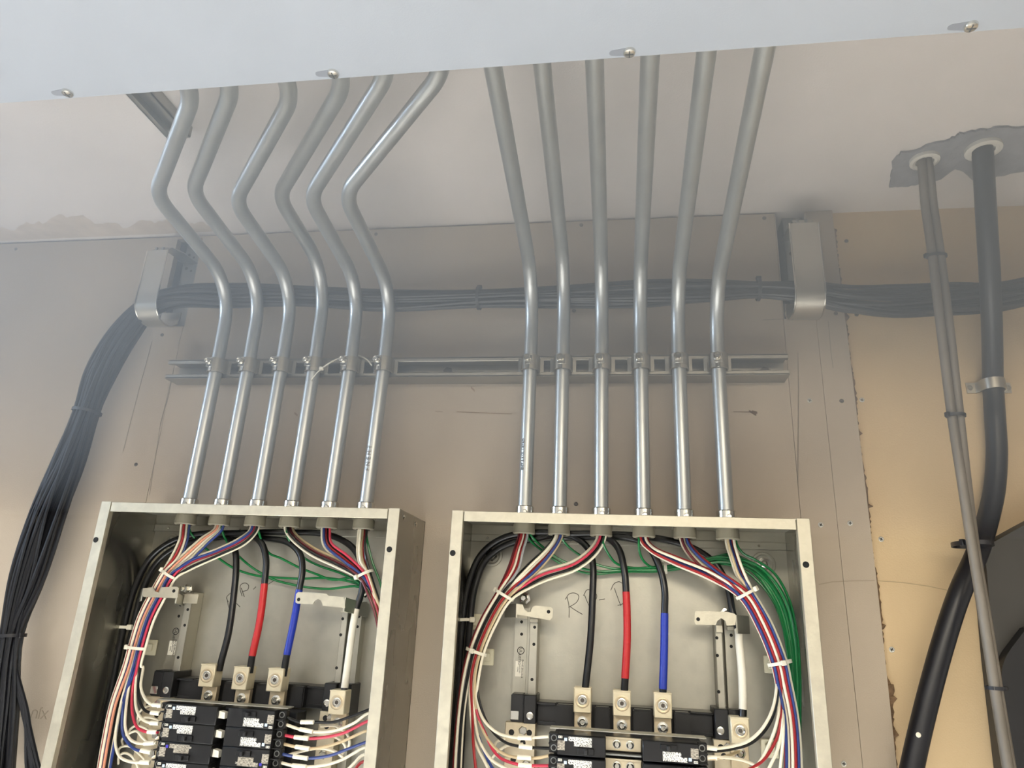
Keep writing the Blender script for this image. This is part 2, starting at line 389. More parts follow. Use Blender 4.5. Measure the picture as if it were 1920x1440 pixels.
# ------------------------------------------------------------------ strut channel on the wall
SX0, SX1, SZ0, SZ1, SD = -.852, .2855, .3995, .4375, .041
st = empty('strut_channel', L3((SX0+SX1)/2, 0, SZ0), 'long galvanized strut channel on the wall holding all twelve conduits', 'strut channel')
mb = MB(); t = .0026; e0, e1 = EYE+SZ0, EYE+SZ1; zsl = (e0+e1)/2-.0035
mb.box((SX0, -t, e0), (SX1, -.0002, e1)); mb.box((SX0, -SD, e0), (SX1, -t, e0+t)); mb.box((SX0, -SD, e1-t), (SX1, -t, e1))
mb.box((SX0, -SD, e0), (SX1, -SD+t, e0+.0085), .0008); mb.box((SX0, -SD, e1-.0085), (SX1, -SD+t, e1), .0008)
mb.box((SX0, -SD+t, e0+.0065), (SX1, -SD+.0085, e0+.0085)); mb.box((SX0, -SD+t, e1-.0085), (SX1, -SD+.0085, e1-.0065))
mb.build('channel', 'strut', st)
sl = MB()
x = SX0+.035
while x < SX1-.03:
    sl.tube([(x+.014*math.cos(a)*(1)+(.010 if math.cos(a) > 0 else -.010), -t-.0006, zsl+.0065*math.sin(a)) for a in [2*PI*k/20 for k in range(21)]], .0006, 6, False)
    x += .0508
sl.build('slot_rim', 'zinc', st)
sl = MB()
x = SX0+.035
while x < SX1-.03:
    q = [Vector((x+.014*math.cos(a)+(.010 if math.cos(a) > 0 else -.010), -t-.0003, zsl+.0065*math.sin(a))) for a in [2*PI*k/20 for k in range(20)]]
    sl.prism(q, (0, .0003, 0)); x += .0508
sl.build('slot', 'screwd', st)  # solid dark fill, coloured as the shaded board behind the openings
for px in (840, 1434):
    c = U(px, 697, t)
    MB().lathe(c, (0, -1, 0), [(.009, 0), (.009, .0015), (.006, .0015), (.006, .005)], 6).build('anchor_bolt', 'screwd', st)

# ------------------------------------------------------------------ conduits
CR = .0117
XL = [-.7445, -.681, -.615, -.5515, -.4845, -.420]
XLs = [-.7413, -.6776, -.6117, -.5479, -.479, -.4151]
XR = [-.1487, -.0919, -.025, .0416, .105, .1692]
ORD = ('first', 'second', 'third', 'fourth', 'fifth', 'sixth')
B2 = [(292, 365), (360, 360), (440, 378), (522, 368), (580, 370), (645, 365)]
T3 = [(364, 172), (438, 162), (551, 176), (648, 155), (732, 130), (838, 126)]
RZ = {0: (.594, .148), 1: (.612, .20), 2: (.600, .18), 3: (.590, .17), 4: (.575, .17), 5: (.566, .186)}   # height at d = .2 and rise
TOPZ = .147
def conduit(i, left):
    xb = XL[i] if left else XR[i]; xs = XLs[i] if left else XR[i]
    where = 'left' if left else 'right'
    extra = {(True, 5): ' with printed letters near the box', (False, 0): ' with a dark printed stripe'}.get((left, i), '')
    o = empty('conduit', L3(xb, .053, TOPZ), f'{ORD[i]} galvanized conduit from the left of the {"six bent" if left else "six straighter"} ones over the {where} panel', 'conduit',
              f'conduits over the {where} panel')
    if left:
        p2 = UX(*B2[i], xs); z3 = EYE+.655
        p3 = UZ(*T3[i], z3)
        zc = p2.z-(-p2.y-.053)*.16
        P = [L3(xb, .053, TOPZ), Vector((xs, -.053, EYE+.42)), Vector((xs, -.053, zc)), p2, p3, Vector((p3.x, -(WD+.02), z3+.02))]
        path = fillet(P, [1.0, .105, .085, .085], 12)
    else:
        z2, s = RZ[i]
        zc = EYE+z2-(.2-.053)*s
        P = [L3(xb, .053, TOPZ), Vector((xs, -.053, zc)), Vector((xs, -(WD+.02), zc+(WD+.02-.053)*s))]
        path = fillet(P, [.115], 16)
    MB().tube(path, CR, 20).build('tube', 'emt', o)
    b = L3(xb, .053, TOPZ)
    cn = MB().lathe(b, (0, 0, 1), [(.0185, 0), (.0185, .0025), (.0152, .003), (.0152, .0215), (.0138, .023), (.0125, .023)], 24).build('connector', 'zinc', o)
    MB().lathe(b+Vector((.002, -.0145, .012)), (0, -1, 0), [(.0042, 0), (.0042, .003), (.003, .004)], 12).build('set_screw', 'zinc', cn)
    MB().lathe(b+Vector((0, 0, -.0015)), (0, 0, -1), [(.019, 0), (.019, .003), (.0165, .003), (.0165, .0045), (.0175, .0045), (.0182, .019), (.0165, .0205), (.012, .0205), (.012, .012)], 12).build('bushing', 'bush', o)
    return o
for i in range(6): conduit(i, True)
for i in range(6): conduit(i, False)
def clamp(i, left):
    x = XLs[i] if left else XR[i]; z0, z1 = EYE+.4065, EYE+.4315
    o = empty('strut_clamp', L3(x, SD, .4065), f'zinc strut clamp around the {ORD[i]} conduit of the {"left" if left else "right"} group', 'clamp', 'strut clamps on the channel')
    R_ = .0150; c = Vector((x, -.053, 0))
    for s, nm in ((-1, 'clamp_half'), (1, 'clamp_half')):
        mb = MB(); pts = []
        for k in range(9):
            a = math.radians(88-k*14)*1; pts.append(c+Vector((s*R_*math.cos(a), -R_*math.sin(a), (z0+z1)/2)))
        pts += [Vector((x+s*.0160, -.042, (z0+z1)/2)), Vector((x+s*.0225, -.0415, (z0+z1)/2))]
        mb.strap(pts, (0, 0, 1), z1-z0, .0022)
        for zz in (z0-.0006, z0+.0042): mb.tube([Vector((p.x, p.y, zz)) for p in pts[:9]], .0015, 6)
        h = mb.build(nm, 'zinc' if s < 0 else 'strut', o)
    bx = -.0075 if left else -.003
    d = Vector((-.45 if left else -.12, -1, .05)).normalized()
    base = Vector((x+bx, -.0675, z1-.0075))
    MB().lathe(base, d, [(.0070, 0), (.0070, .002), (.0058, .002), (.0058, .0065), (.0048, .0078), (.0032, .0078), (.0032, .0066)], 14).build('bolt', 'zinc', o)
    MB().box((x+bx-.0050, -.0690, z0+.006), (x+bx+.0085, -.0665, z1-.002), .0006).build('ear', 'zinc', o)
for i in range(6): clamp(i, True); clamp(i, False)
# loose nylon tie hanging across the strut
P = crom([U(584, 712, .069), U(592, 702, .07), U(603, 691, .069), U(628, 675, .064), U(648, 668, .036), U(668, 666, .034), U(686, 673, .045), U(697, 685, .066)], 6)
o = MB().strap(P, (0, .25, 1), .0032, .0012).build('cable_tie', 'tie')
tag(o, 'loose white nylon tie draped across the strut between three left conduits', 'cable tie')
c = U(603, 691, .070); MB().box(c-Vector((.004, .003, .003)), c+Vector((.004, .003, .003)), .001).build('tie_head', 'tie', o)
# print on two conduits
t = text('F N E M T', .0105, 'pencil', 'printed_text', bpy.data.objects['conduit.005'], Matrix.Translation(Vector((-.4195, -.0652, EYE+.245))) @ FACE @ Matrix.Rotation(math.radians(90), 4, 'Z'))
t = text('EMT 3/4 UL LISTED', .0065, 'ink', 'printed_text', bpy.data.objects['conduit.006'], Matrix.Translation(Vector((-.1540, -.0638, EYE+.255))) @ Matrix.Rotation(math.radians(-25), 4, 'Z') @ FACE @ Matrix.Rotation(math.radians(90), 4, 'Z'))

# ------------------------------------------------------------------ cable hooks on the wall
def jhook(px_c, ytop, ybot, w, label, back):
    c0 = U(px_c, ytop, .081); c1 = U(px_c, ybot, .081)
    x = (c0.x+c1.x)/2; zt, zl = c0.z, c1.z
    o = empty('cable_hook', Vector((x, -.001, zt)), label, 'cable hook', 'cable hooks on the wall')
    R_ = .0385; cy = -.081+R_
    pts = [Vector((x, -.081, zt)), Vector((x, -.081, (zt+zl)/2))]
    for k in range(13):
        a = PI*k/12; pts.append(Vector((x, cy-R_*math.cos(a), zl-.031*math.sin(a))))
    pts.append(Vector((x, cy+R_, zl+.012)))
    MB().strap(pts, (1, 0, 0), w, .0018).build('strap', 'hook', o)
    mb = MB()
    for s in (-1, 1): mb.tube([p+Vector((s*w/2, -.0008 if k < 3 else 0, 0)) for k, p in enumerate(pts)], .0016, 6)
    mb.build('rolled_edge', 'zinc', o)
    # top plate folding back to the wall
    MB().strap([Vector((x, -.080, zt-.001)), Vector((x+.002, -.066, zt+.014)), Vector((x+.004, -.030, zt+.022)), Vector((x+.004, back, zt+.024))], (1, 0, 0), w*.72, .0018).build('top_plate', 'hook', o)
    MB().box((x-.010, -.0775, zt+.003), (x-.006, -.0735, zt+.010)).box((x+.004, -.0775, zt+.003), (x+.008, -.0735, zt+.010)).build('tab', 'stud', o)
    return o
jhook(285, 470, 566, .044, 'galvanized cable hook at the left end of the black cable bundle', .020)
jhook(1513, 418, 545, .047, 'galvanized cable hook near the right seam holding the black cable bundle', .020)

# ------------------------------------------------------------------ bundle of black cables
BUN = [(-6, 1480, .055, 26), (8, 1330, .055, 25), (22, 1192, .055, 19), (52, 1080, .055, 36), (88, 965, .055, 37), (128, 865, .055, 32), (163, 772, .052, 24), (190, 700, .050, 30), (232, 628, .048, 30), (283, 573, .046, 24),
       (335, 556, .044, 23), (430, 555, .042, 26), (560, 556, .042, 22), (730, 563, .042, 25), (898, 559, .042, 19), (1050, 556, .042, 22), (1220, 552, .042, 27), (1330, 547, .042, 23), (1422, 543, .042, 17), (1511, 548, .044, 22),
       (1590, 562, .042, 27), (1680, 566, .042, 33), (1790, 560, .042, 31), (1880, 556, .042, 26), (2010, 530, .042, 24), (2250, 515, .042, 26), (2700, 520, .042, 26)]
NB = 42
tips = {0: [(70, 1450), (90, 1520)], 1: [(62, 1450), (84, 1520)], 2: [(52, 1450), (74, 1520)], 3: [(76, 1450), (98, 1520)], 4: [(64, 1452), (86, 1520)]}
rb = random.Random(21)
cab0 = None
for k in range(NB):
    rad0 = math.sqrt((k+.5)/NB); a0 = k*2.39996; tw = rb.uniform(-.35, .35); ph = rb.uniform(0, 6)
    pts = []
    for j, (px, py, d, hw) in enumerate(BUN):
        c = U(px, py, d)
        q0 = U(*BUN[max(0, j-1)][:3]); q1 = U(*BUN[min(len(BUN)-1, j+1)][:3]); t = (q1-q0).normalized()
        n1 = t.cross(Vector((0, 1, 0))).normalized()
        r = max(.0, hw*1.13/FPX*1.18-.0030); a = a0+tw*j*.5+.25*math.sin(j*.9+ph); ra = rad0*(1+.08*math.sin(j*1.3+ph))
        off = n1*(r*ra*math.cos(a))+Vector((0, -1, 0))*(min(r, .024)*.85*ra*math.sin(a))
        if j < 2 and k in tips: continue
        pts.append(c+off)
    if k in tips: pts = [U(*tips[k][1], .05), U(*tips[k][0], .05), U(44+k*2, 1340, .052), U(24+k*1.5, 1250, .055)]+pts
    o = MB().tube(crom(pts, 5), .0032, 7).build('data_cable', 'cable')
    if k in tips: tag(o, 'black cable leaving the big bundle and bending right at the lower left corner', 'cable', 'black cables branching from the bundle')
    else: tag(o, 'black cable in the thick bundle running over the hooks and down the left wall', 'cable', 'black cables of the wall bundle')

def loop_tie(name, c, axis, rx, ry, side, mt, label, group=None, w=.0042, th=.0013, head=None, tail=None, cat='cable tie', up=None):
    """nylon tie: an oval loop round a bundle running along axis; side is the direction of rx"""
    c = Vector(c); axis = Vector(axis).normalized(); side = Vector(side); side = (side-axis*side.dot(axis)).normalized(); nn = axis.cross(side).normalized()
    if nn.y > 0: nn = -nn
    mb = MB(); n = 28; b = 0; vs = []
    for k in range(n):
        a = 2*PI*k/n; p = c+side*(rx*math.cos(a))+nn*(ry*math.sin(a)); out = (side*(math.cos(a)/rx)+nn*(math.sin(a)/ry)).normalized()
        for s1, s2 in ((-1, 0), (1, 0), (1, 1), (-1, 1)): vs.append(p+axis*(s1*w/2)+out*(s2*th))
    fs = []
    for k in range(n):
        for q in range(4):
            i0, i1 = k*4+q, k*4+(q+1) % 4; j0, j1 = ((k+1) % n)*4+q, ((k+1) % n)*4+(q+1) % 4; fs.append((i0, i1, j1, j0))
    mb.add(vs, fs); o = mb.build(name, mt); tag(o, label, cat, group)
    if head is not None:
        a = head; p = c+side*(rx*math.cos(a))+nn*(ry*math.sin(a)); out = (side*(math.cos(a)/rx)+nn*(math.sin(a)/ry)).normalized()
        fr = Matrix((axis, out, axis.cross(out))).transposed().to_4x4(); fr.translation = p+out*.0022
        MB().box((-w*.8, -.0028, -.0035), (w*.8, .0028, .0035), .0008, fr).build('tie_head', mt, o)
    return o
for (j, lab) in ((2, 'black nylon tie round the cable bundle at the lower left edge'), (6, 'black nylon tie round the cable bundle halfway down the left wall'), (14, 'black nylon tie round the cable bundle between the two conduit groups'), (18, 'black nylon tie round the cable bundle left of the right hook')):
    px, py, d, hw = BUN[j]; t = U(*BUN[j+1][:3])-U(*BUN[j-1][:3]); sd = t.normalized().cross(Vector((0, 1, 0)))
    r = hw*1.13/FPX*1.18+.0012; loop_tie('cable_tie', U(px, py, d), t, r, min(r, .0225), sd, 'btie', lab, None, .0055, .0013, {2: 2.9, 6: 2.9, 14: -.0, 18: .2}[j])

# ------------------------------------------------------------------ grey cables, black flexible conduit and firestop on the right
patch = [(1668, 352), (1672, 325), (1672, 305), (1690, 288), (1720, 282), (1745, 272), (1770, 266), (1790, 258), (1800, 252), (1830, 247), (1850, 244), (1880, 240), (1920, 240), (1975, 240), (2010, 262), (1996, 296), (1955, 318), (1920, 322), (1870, 332), (1840, 342), (1822, 338), (1806, 322), (1790, 318), (1770, 332), (1745, 343), (1715, 349), (1690, 350)]
rr = random.Random(3); pp = []
for i, p in enumerate(patch):
    q = patch[(i+1) % len(patch)]
    for k in range(4): pp.append((p[0]+(q[0]-p[0])*k/4+rr.uniform(-1.6, 1.6), p[1]+(q[1]-p[1])*k/4+rr.uniform(-1.6, 1.6)))
mb = MB(); mb.prism([UZ(x, y, CEIL-.0045) for x, y in pp], (0, 0, .004))
fs = mb.build('firestop_patch', 'foam', smooth=False); tag(fs, 'rough grey firestop patch on the ceiling round the two cable holes', 'firestop')
def sleeve(px, py, r, lab):
    c = UZ(px, py, CEIL-.0045); o = MB().lathe(c, (0, 0, -1), [(r, 0), (r, .006), (r*.8, .0075), (r*.62, .006), (r*.62, .001)], 20).build('pipe_sleeve', 'sleevew'); tag(o, lab, 'pipe sleeve'); return c
s1 = sleeve(1733, 298, .022, 'white pipe sleeve in the ceiling where the grey cables come through')
s2 = sleeve(1843, 277, .026, 'white pipe sleeve in the ceiling where the black flexible conduit comes through')
gp = [(1742, 380, .125), (1756, 480, .122), (1773, 620, .118), (1792, 779, .114), (1808, 900, .112), (1824, 1015, .110), (1846, 1150, .110), (1868, 1290, .110), (1886, 1400, .110), (1910, 1540, .110)]
for k, sx in ((0, -1), (1, 1)):
    pts = [s1+Vector((sx*.005, 0, .01)), s1+Vector((sx*.0055, 0, -.02))]
    for j, (px, py, d) in enumerate(gp):
        tight = 1.0 if j < 3 else (.85 if j < 5 else .62)
        pts.append(U(px, py, d)+Vector((sx*.0062*tight, (.0045*sx if j > 3 else 0), 0)))
    o = MB().tube(crom(pts, 8), .0066 if k == 0 else .0062, 12).build('grey_cable', 'greycable')
    tag(o, ('left' if k == 0 else 'right')+' one of two grey cables tied together, hanging from the ceiling at right', 'cable', 'grey cables hanging at right')
for (j, lab) in ((1, 'black tie round the two grey cables just below the ceiling'), (3, 'black tie round the two grey cables halfway up, level with the strut'), (7, 'black tie round the two grey cables near the bottom right corner')):
    px, py, d = gp[j]; loop_tie('cable_tie', U(px, py, d), U(*gp[j+1])-U(*gp[j]), .0138 if j < 2 else .0118, .0085 if j < 2 else .0105, (1, 0, 0), 'btie', lab, None, .0045, .0016, {1: 3.0, 3: 2.8, 7: -1.5}[j])
bp = [(1845, 330, .150), (1850, 420, .125), (1856, 520, .088), (1860, 620, .042), (1862, 720, .0045), (1866, 790, .0045), (1869, 850, .0045), (1864, 920, .008), (1849, 985, .018), (1831, 1040, .040), (1800, 1110, .050), (1770, 1200, .052), (1740, 1310, .052), (1714, 1420, .052), (1690, 1540, .052)]
pts = [s2+Vector((0, 0, .01))]+[U(x, y, d) for x, y, d in bp]
bc = MB().tube(crom(pts, 8), .0148, 18).build('flexible_conduit', 'bigblack'); tag(bc, 'thick black flexible conduit from the ceiling, strapped to the tan wall', 'conduit')
MB().lathe(U(1722, 1378, .068), (0, -1, 0), [(.0035, 0), (.002, .0006)], 8).build('paint_speck', 'tie', bc)
loop_tie('cable_tie', (U(1822, 1018, .110)+U(1838, 1020, .05))/2+Vector((0, .012, 0)), U(1846, 1150, .11)-U(1808, 900, .112), .0225, .036, (1, 0, 0), 'btie', 'black tie where the grey cables cross the thick black conduit', None, .006, .0015, 2.6)
cs = empty('conduit_strap', U(1862, 722, -.012), 'two-hole metal strap holding the black conduit to the tan wall', 'strap')
c = U(1862, 722, .0045); zc = c.z; x = c.x
pts = [Vector((x-.034, .0108, zc)), Vector((x-.020, .0108, zc)), Vector((x-.0172, .006, zc))]+[Vector((x-.0166*math.cos(PI*k/12), -.0045-.0166*math.sin(PI*k/12), zc)) for k in range(13)]+[Vector((x+.0172, .006, zc)), Vector((x+.020, .0108, zc)), Vector((x+.034, .0108, zc))]
MB().strap(pts, (0, 0, 1), .018, .0018).build('saddle', 'hook', cs)
for s in (-1, 1):
    MB().lathe((x+s*.029, .0098, zc), (0, -1, 0), [(.0052, 0), (.0045, .0018), (.003, .0018), (.0025, .001)], 14).build('strap_screw', 'zinc', cs)
# dark housing at the right edge
hz = empty('equipment_housing', U(1900, 1440, -.011), 'dark grey and black equipment housing at the lower right edge behind the grey cables', 'equipment')
q = [U(1846, 1026, .03), U(1925, 982, .03), U(2030, 926, .03), U(2150, 934, .03), U(2190, 1560, .03), U(1905, 1560, .03), U(1890, 1440, .03), U(1866, 1240, .03)]
MB().prism(q, (0, .0405, 0)).build('side_cover', 'darkgrey', hz, smooth=False)
q = crom([U(1925, 1178, .05), U(1908, 1200, .05), U(1886, 1232, .05), U(1878, 1262, .05), U(1884, 1350, .05), U(1900, 1440, .05), U(1915, 1560, .05)], 5)+[U(2180, 1560, .05), U(2140, 1090, .05)]
MB().prism(q, (0, .018, 0)).build('front_cover', 'blackbag', hz, smooth=False)

# ------------------------------------------------------------------ screws in the boards
def wscrew(px, py, d, mt, r, lab, grp=None):
    c = U(px, py, d)
    o = MB().lathe(c, (0, -1, 0), [(r, 0), (r, .0006), (r*.75, .0014), (r*.3, .0008)], 14).build('wall_screw', mt); tag(o, lab, 'screw', grp)
    if mt == 'screw':
        mb = MB(); a = random.random()
        for q in (0, PI/2):
            mb.box((-r*.6, -.0003, -r*.12), (r*.6, .0004, r*.12), 0, Matrix.Translation(c+Vector((0, -.0014, 0))) @ Matrix.Rotation(a+q, 4, 'Y'))
        mb.build('cross_recess', 'hole', o)
for px, py, mt, lab in ((1518, 751, 'screw', 'bright screw in the strip board under the strut\'s right end'), (1578, 752, 'screwd', 'dull screw beside the torn seam, level with the bright pair'), (1616, 750, 'screw', 'bright screw in the tan wall just right of the torn seam'),
                    (1539, 984, 'screw', 'cross-head screw beside the top right corner of the right panel'), (1594, 981, 'screw', 'cross-head screw close to the torn seam, level with the right panel\'s top'), (1652, 1011, 'screw', 'cross-head screw in the tan wall right of the torn seam near panel height'),
                    (1672, 1218, 'screw', 'grey screw in the tan wall between torn seam and black conduit'), (1582, 1432, 'screw', 'grey screw at the bottom edge right of the right panel'),
                    (255, 871, 'screwd', 'small dark screw on the left board above the left panel'), (304, 628, 'screwd', 'dark screw just below the left wall opening'), (1567, 588, 'screwd', 'dark screw below the right hook, left of the torn seam'), (1606, 590, 'screwd', 'dark screw below the black bundle, right of the torn seam'),
                    (1587, 452, 'screwd', 'dark screw in the wall right of the right hook'), (705, 439, 'screwd', 'dull screw under the ceiling between the two conduit groups'), (30, 467, 'screwd', 'dull screw under the ceiling at the left edge'),
                    (1433, 409, 'screwd', 'dull screw under the ceiling left of the right hook'), (1076, 583, 'screwd', 'dark screw peeking out below the bundle behind the right conduits'), (1080, 945, 'screwd', 'dark screw above the right panel between its second and third conduit'),
                    (1090, 422, 'screwd', 'dull screw under the ceiling behind the right conduits')):
    wscrew(px, py, 0 if px < 1600 else -.012, mt, .0042 if mt == 'screw' else .0036, lab)

# ------------------------------------------------------------------ panel enclosures
BD, BH = .15, .80
BOX = {'left': (-.8355, -.3283, .1475), 'right': (-.2465, .2672, .1465)}
FL = .0178
def enclosure(side):
    x0, x1, zt = BOX[side]; z1 = EYE+zt; z0 = z1-BH
    o = empty('panel_enclosure', Vector(((x0+x1)/2, -.002, z0)), f'open galvanized {side} electrical panel box with six conduits entering its top', 'electrical panel')
    t = .0018
    MB().box((x0, -.0035, z0), (x1, -.0018, z1)).build('back_plate', 'galv', o)
    MB().box((x0, -BD, z1-t), (x1, -.002, z1)).build('top_panel', 'galv', o)
    MB().box((x0, -BD, z0), (x0+t, -.002, z1-t)).build('side_panel', 'galvs', o)
    MB().box((x1-t, -BD, z0), (x1, -.002, z1-t)).build('side_panel', 'galvs', o)
    MB().box((x0, -BD, z0), (x1, -.002, z0+t)).build('bottom_panel', 'galv', o)
    MB().box((x0+FL+.0012, -BD-.0012, z1-.0155), (x1-FL-.0012, -BD+.0006, z1), .0006).build('top_flange', 'flange', o)
    for s, xa, xb in ((-1, x0, x0+FL), (1, x1-FL, x1)):
        f = MB().box((xa, -BD-.0012, z0), (xb, -BD+.0006, z1+.0008), .0006).box((xb-.0012 if s < 0 else xa, -BD+.0006, z0), (xb if s < 0 else xa+.0012, -BD+.008, z1-.002)).build('side_flange', 'flange', o)
        hx = xa+.0055 if s < 0 else xb-.0105
        MB().lathe((hx, -BD-.0012, EYE+(.0863 if side == 'left' else .084)), (0, -1, 0), [(.0044, 0), (.0044, .0003)], 18).build('screw_hole', 'hole', f)
    # folded seam along the top of the back and the welded corner tabs
    MB().box((x0+t, -.0075, z1-.030), (x1-t, -.0036, z1-.018), .0006).build('back_seam', 'galv', o)
    for px in (x0+.038, x1-.038):
        MB().lathe((px, -.0036, z1-.052), (0, -1, 0), [(.019, 0), (.018, .0018), (.015, .0022), (.013, .0006), (.012, .0006)], 26).build('embossed_dimple', 'galv', o)
        MB().lathe((px, -.0040, z1-.052), (0, -1, 0), [(.0105, 0), (.0105, .002), (.006, .0022), (.006, .0055), (.004, .007)], 6).build('mounting_bolt', 'zinc', o)
    for dx in (.03, .17, .33, .47):
        MB().lathe((x0+dx, -.0075, z1-.024), (0, -1, 0), [(.0022, 0), (.0018, .0012)], 8).build('rivet', 'zinc', o)
    if side == 'left':
        for yy, dd in ((.03, .012), (.10, .010)):
            MB().lathe((x1, -.03-yy, z1-dd), (1, 0, 0), [(.0045, 0), (.0045, .001), (.002, .0025)], 6).build('corner_screw', 'zinc', o)
    return o
encL, encR = enclosure('left'), enclosure('right')
# handwriting on the back plates
def writing(o, strokes):
    mb = MB()
    for L in strokes: mb.tube(crom([U(x, y, .0037) for x, y in L], 6), .00055, 5)
    mb.build('handwriting', 'pen', o)
writing(encL, [[(428, 1129), (425, 1120), (432, 1112)], [(425, 1120), (428, 1135), (431, 1146)], [(437, 1125), (450, 1138)],
               [(454, 1118), (450, 1102), (452, 1096), (460, 1093), (466, 1098), (464, 1106), (455, 1109)], [(452, 1102), (458, 1119)], [(475, 1105), (480, 1100)], [(502, 1096), (513, 1089)]])
writing(encR, [[(1063, 1119), (1067, 1138), (1067, 1158)], [(1060, 1124), (1067, 1114), (1077, 1112), (1085, 1117), (1082, 1128), (1066, 1139)], [(1068, 1137), (1080, 1145), (1092, 1152)],
               [(1096, 1116), (1104, 1135), (1107, 1142)], [(1094, 1117), (1101, 1106), (1112, 1108), (1119, 1117), (1113, 1130), (1104, 1133)],
               [(1123, 1125), (1134, 1123)], [(1152, 1103), (1158, 1120), (1164, 1136)], [(1145, 1107), (1152, 1094), (1162, 1091), (1172, 1101), (1173, 1118), (1167, 1132), (1158, 1135)]])

# ------------------------------------------------------------------ panel interior (built in the right box, copied into the left)
PR = .0105                                   # middle of the right box
RO = Vector((PR, -.004, EYE+.1465))
inter = empty('panel_interior', RO, 'breaker mounting frame of the right panel, with the bare contacts between its breakers showing', 'panel interior')
def ub(p, q, d, back): a, b = U(*p, d), U(*q, d); return (a.x, -d, a.z), (b.x, -back, b.z)
def vbox(x0, x1, z0, z1, d, back, name, mt, bev=.0008, parent=None):
    return MB().box((x0, -d, EYE+z0), (x1, -back, EYE+z1), bev).build(name, mt, parent or inter)
ZB = -.64
def xs(px, py, d): return U(px, py, d).x
def zs(px, py, d): return U(px, py, d).z-EYE
# mounting rails: flat plate and raised ridge
for nm, pl, rg, holes in (('left', (966, 989), (993.5, 1008.5), ((1002.5, 1176), (1001, 1208), (997.5, 1274))), ('right', (1359.5, 1377), (1341.5, 1354.5), ((1344, 1196), (1345, 1229), (1347.5, 1297)))):
    py = 1172 if nm == 'left' else 1200
    zt = zs(980, 1140, .03) if nm == 'left' else zs(1360, 1160, .03)
    a, b = xs(pl[0], py, .024), xs(pl[1], py, .024); c, d = xs(rg[0], py, .036), xs(rg[1], py, .036)
    mb = MB().box((a, -.024, EYE+ZB), (b, -.0225, EYE+zt)).box((min(b, c), -.0225, EYE+ZB), (max(b, c) if nm == 'left' else c, -.010, EYE+zt)).box((c, -.036, EYE+ZB), (d, -.0345, EYE+zt), .0006)
    mb.box((c, -.0345, EYE+ZB), (c+.0015, -.004, EYE+zt)).box((d-.0015, -.0345, EYE+ZB), (d, -.004, EYE+zt)).box((a, -.0225, EYE+ZB), (a+.0015, -.004, EYE+zt)).box((b-.0015, -.0225, EYE+ZB), (b, -.004, EYE+zt))
    r = mb.build('mounting_rail', 'galv', inter)
    h = MB()
    for hx, hy in holes: MB().lathe(U(hx, hy, .036), (0, -1, 0), [(.0024, 0), (.0024, .0003)], 12).build('punched_hole', 'hole', r)
    for hy in ((1166, 1189) if nm == 'left' else (1191, 1212)):
        MB().lathe(U(978 if nm == 'left' else 1371, hy, .024), (0, -1, 0), [(.0024, 0), (.0024, .0003)], 12).build('punched_hole', 'hole', r)
    if nm == 'left':
        q0, q1 = U(966.8, 1239, .0243), U(981, 1269, .0243)
        lb = MB().box((q0.x, -.0245, q1.z), (q1.x, -.0239, q0.z)).build('rail_label', 'rail_l', r)
        cc = U(976.5, 1220, .0243)
        ring = MB(); ring.tube([cc+Vector((.0052*math.cos(2*PI*k/28), 0, .0052*math.sin(2*PI*k/28))) for k in range(29)], .0006, 6, False)
        ring.build('certification_ring', 'ink', r)
        TR = Matrix.Rotation(math.radians(-90), 4, 'Z')
        text('UL', .0062, 'ink', 'certification_mark', r, Matrix.Translation(cc) @ FACE @ TR)
        for s, sz, px, py in (('LISTED', .0052, 974, 1237), ('PANELBOARD', .0042, 979, 1254), ('ISSUE NO.', .0026, 974.5, 1255), ('E 5742', .0026, 970.5, 1255)):
            text(s, sz, 'ink', 'label_text', r, Matrix.Translation(U(px, py, .0247)) @ FACE @ TR)
# insulating base and end caps
z0c, z1c = zs(980, 1356, .052), zs(980, 1302, .052)
xa, xb, xc = xs(957, 1330, .052), xs(981, 1330, .052), xs(1005.5, 1330, .052)
cap = MB().box((xa, -.050, EYE+z0c), (xb, -.004, EYE+z1c), .0015, None, 2).box((xb+.0006, -.054, EYE+z0c), (xc, -.004, EYE+z1c), .0012).build('end_cap', 'black', inter)
q = U(965, 1341, .0505); MB().box(q-Vector((.0062, .0006, .006)), q+Vector((.0062, .002, .006)), .0004).build('cap_window', 'zinc', cap)
MB().lathe(U(993.5, 1342, .054), (0, -1, 0), [(.0052, -.001), (.0052, .0008), (.0036, .0012), (.0036, .0006), (.002, .0006)], 18).build('cap_screw', 'zinc', cap)
xd, xe, xf = xs(1340, 1360, .052), xs(1366.5, 1360, .052), xs(1394, 1345, .045)
z0d, z1d = zs(1350, 1386, .052), zs(1350, 1329, .052)
cap2 = MB().box((xd, -.054, EYE+z0d), (xe, -.004, EYE+z1d), .0012).box((xe+.0005, -.046, EYE+zs(1380, 1400, .046)), (xf, -.004, EYE+zs(1380, 1331, .046)), .001).build('end_cap', 'black', inter)
MB().lathe(U(1351, 1370, .054), (0, -1, 0), [(.0052, -.001), (.0052, .0008), (.0036, .0012), (.0036, .0006), (.002, .0006)], 18).build('cap_screw', 'zinc', cap2)
zb0, zb1 = zs(1165, 1372, .046), zs(1165, 1326, .046)
base = MB().box((xc, -.036, EYE+zb0), (xd, -.004, EYE+zb1), .001)
for p0, p1 in ((1043, 1076), (1115, 1144), (1187, 1223), (1264, 1294)): base.box((xs(p0, 1345, .05), -.050, EYE+zb0+.001), (xs(p1, 1345, .05), -.034, EYE+zb1-.001), .0018, None, 2)
base.box((xc+.003, -.040, EYE+zb0+.004), (xs(1040, 1345, .046), -.034, EYE+zb0+.006)).box((xs(1298, 1345, .046), -.040, EYE+zb0+.004), (xd-.002, -.034, EYE+zb0+.006))
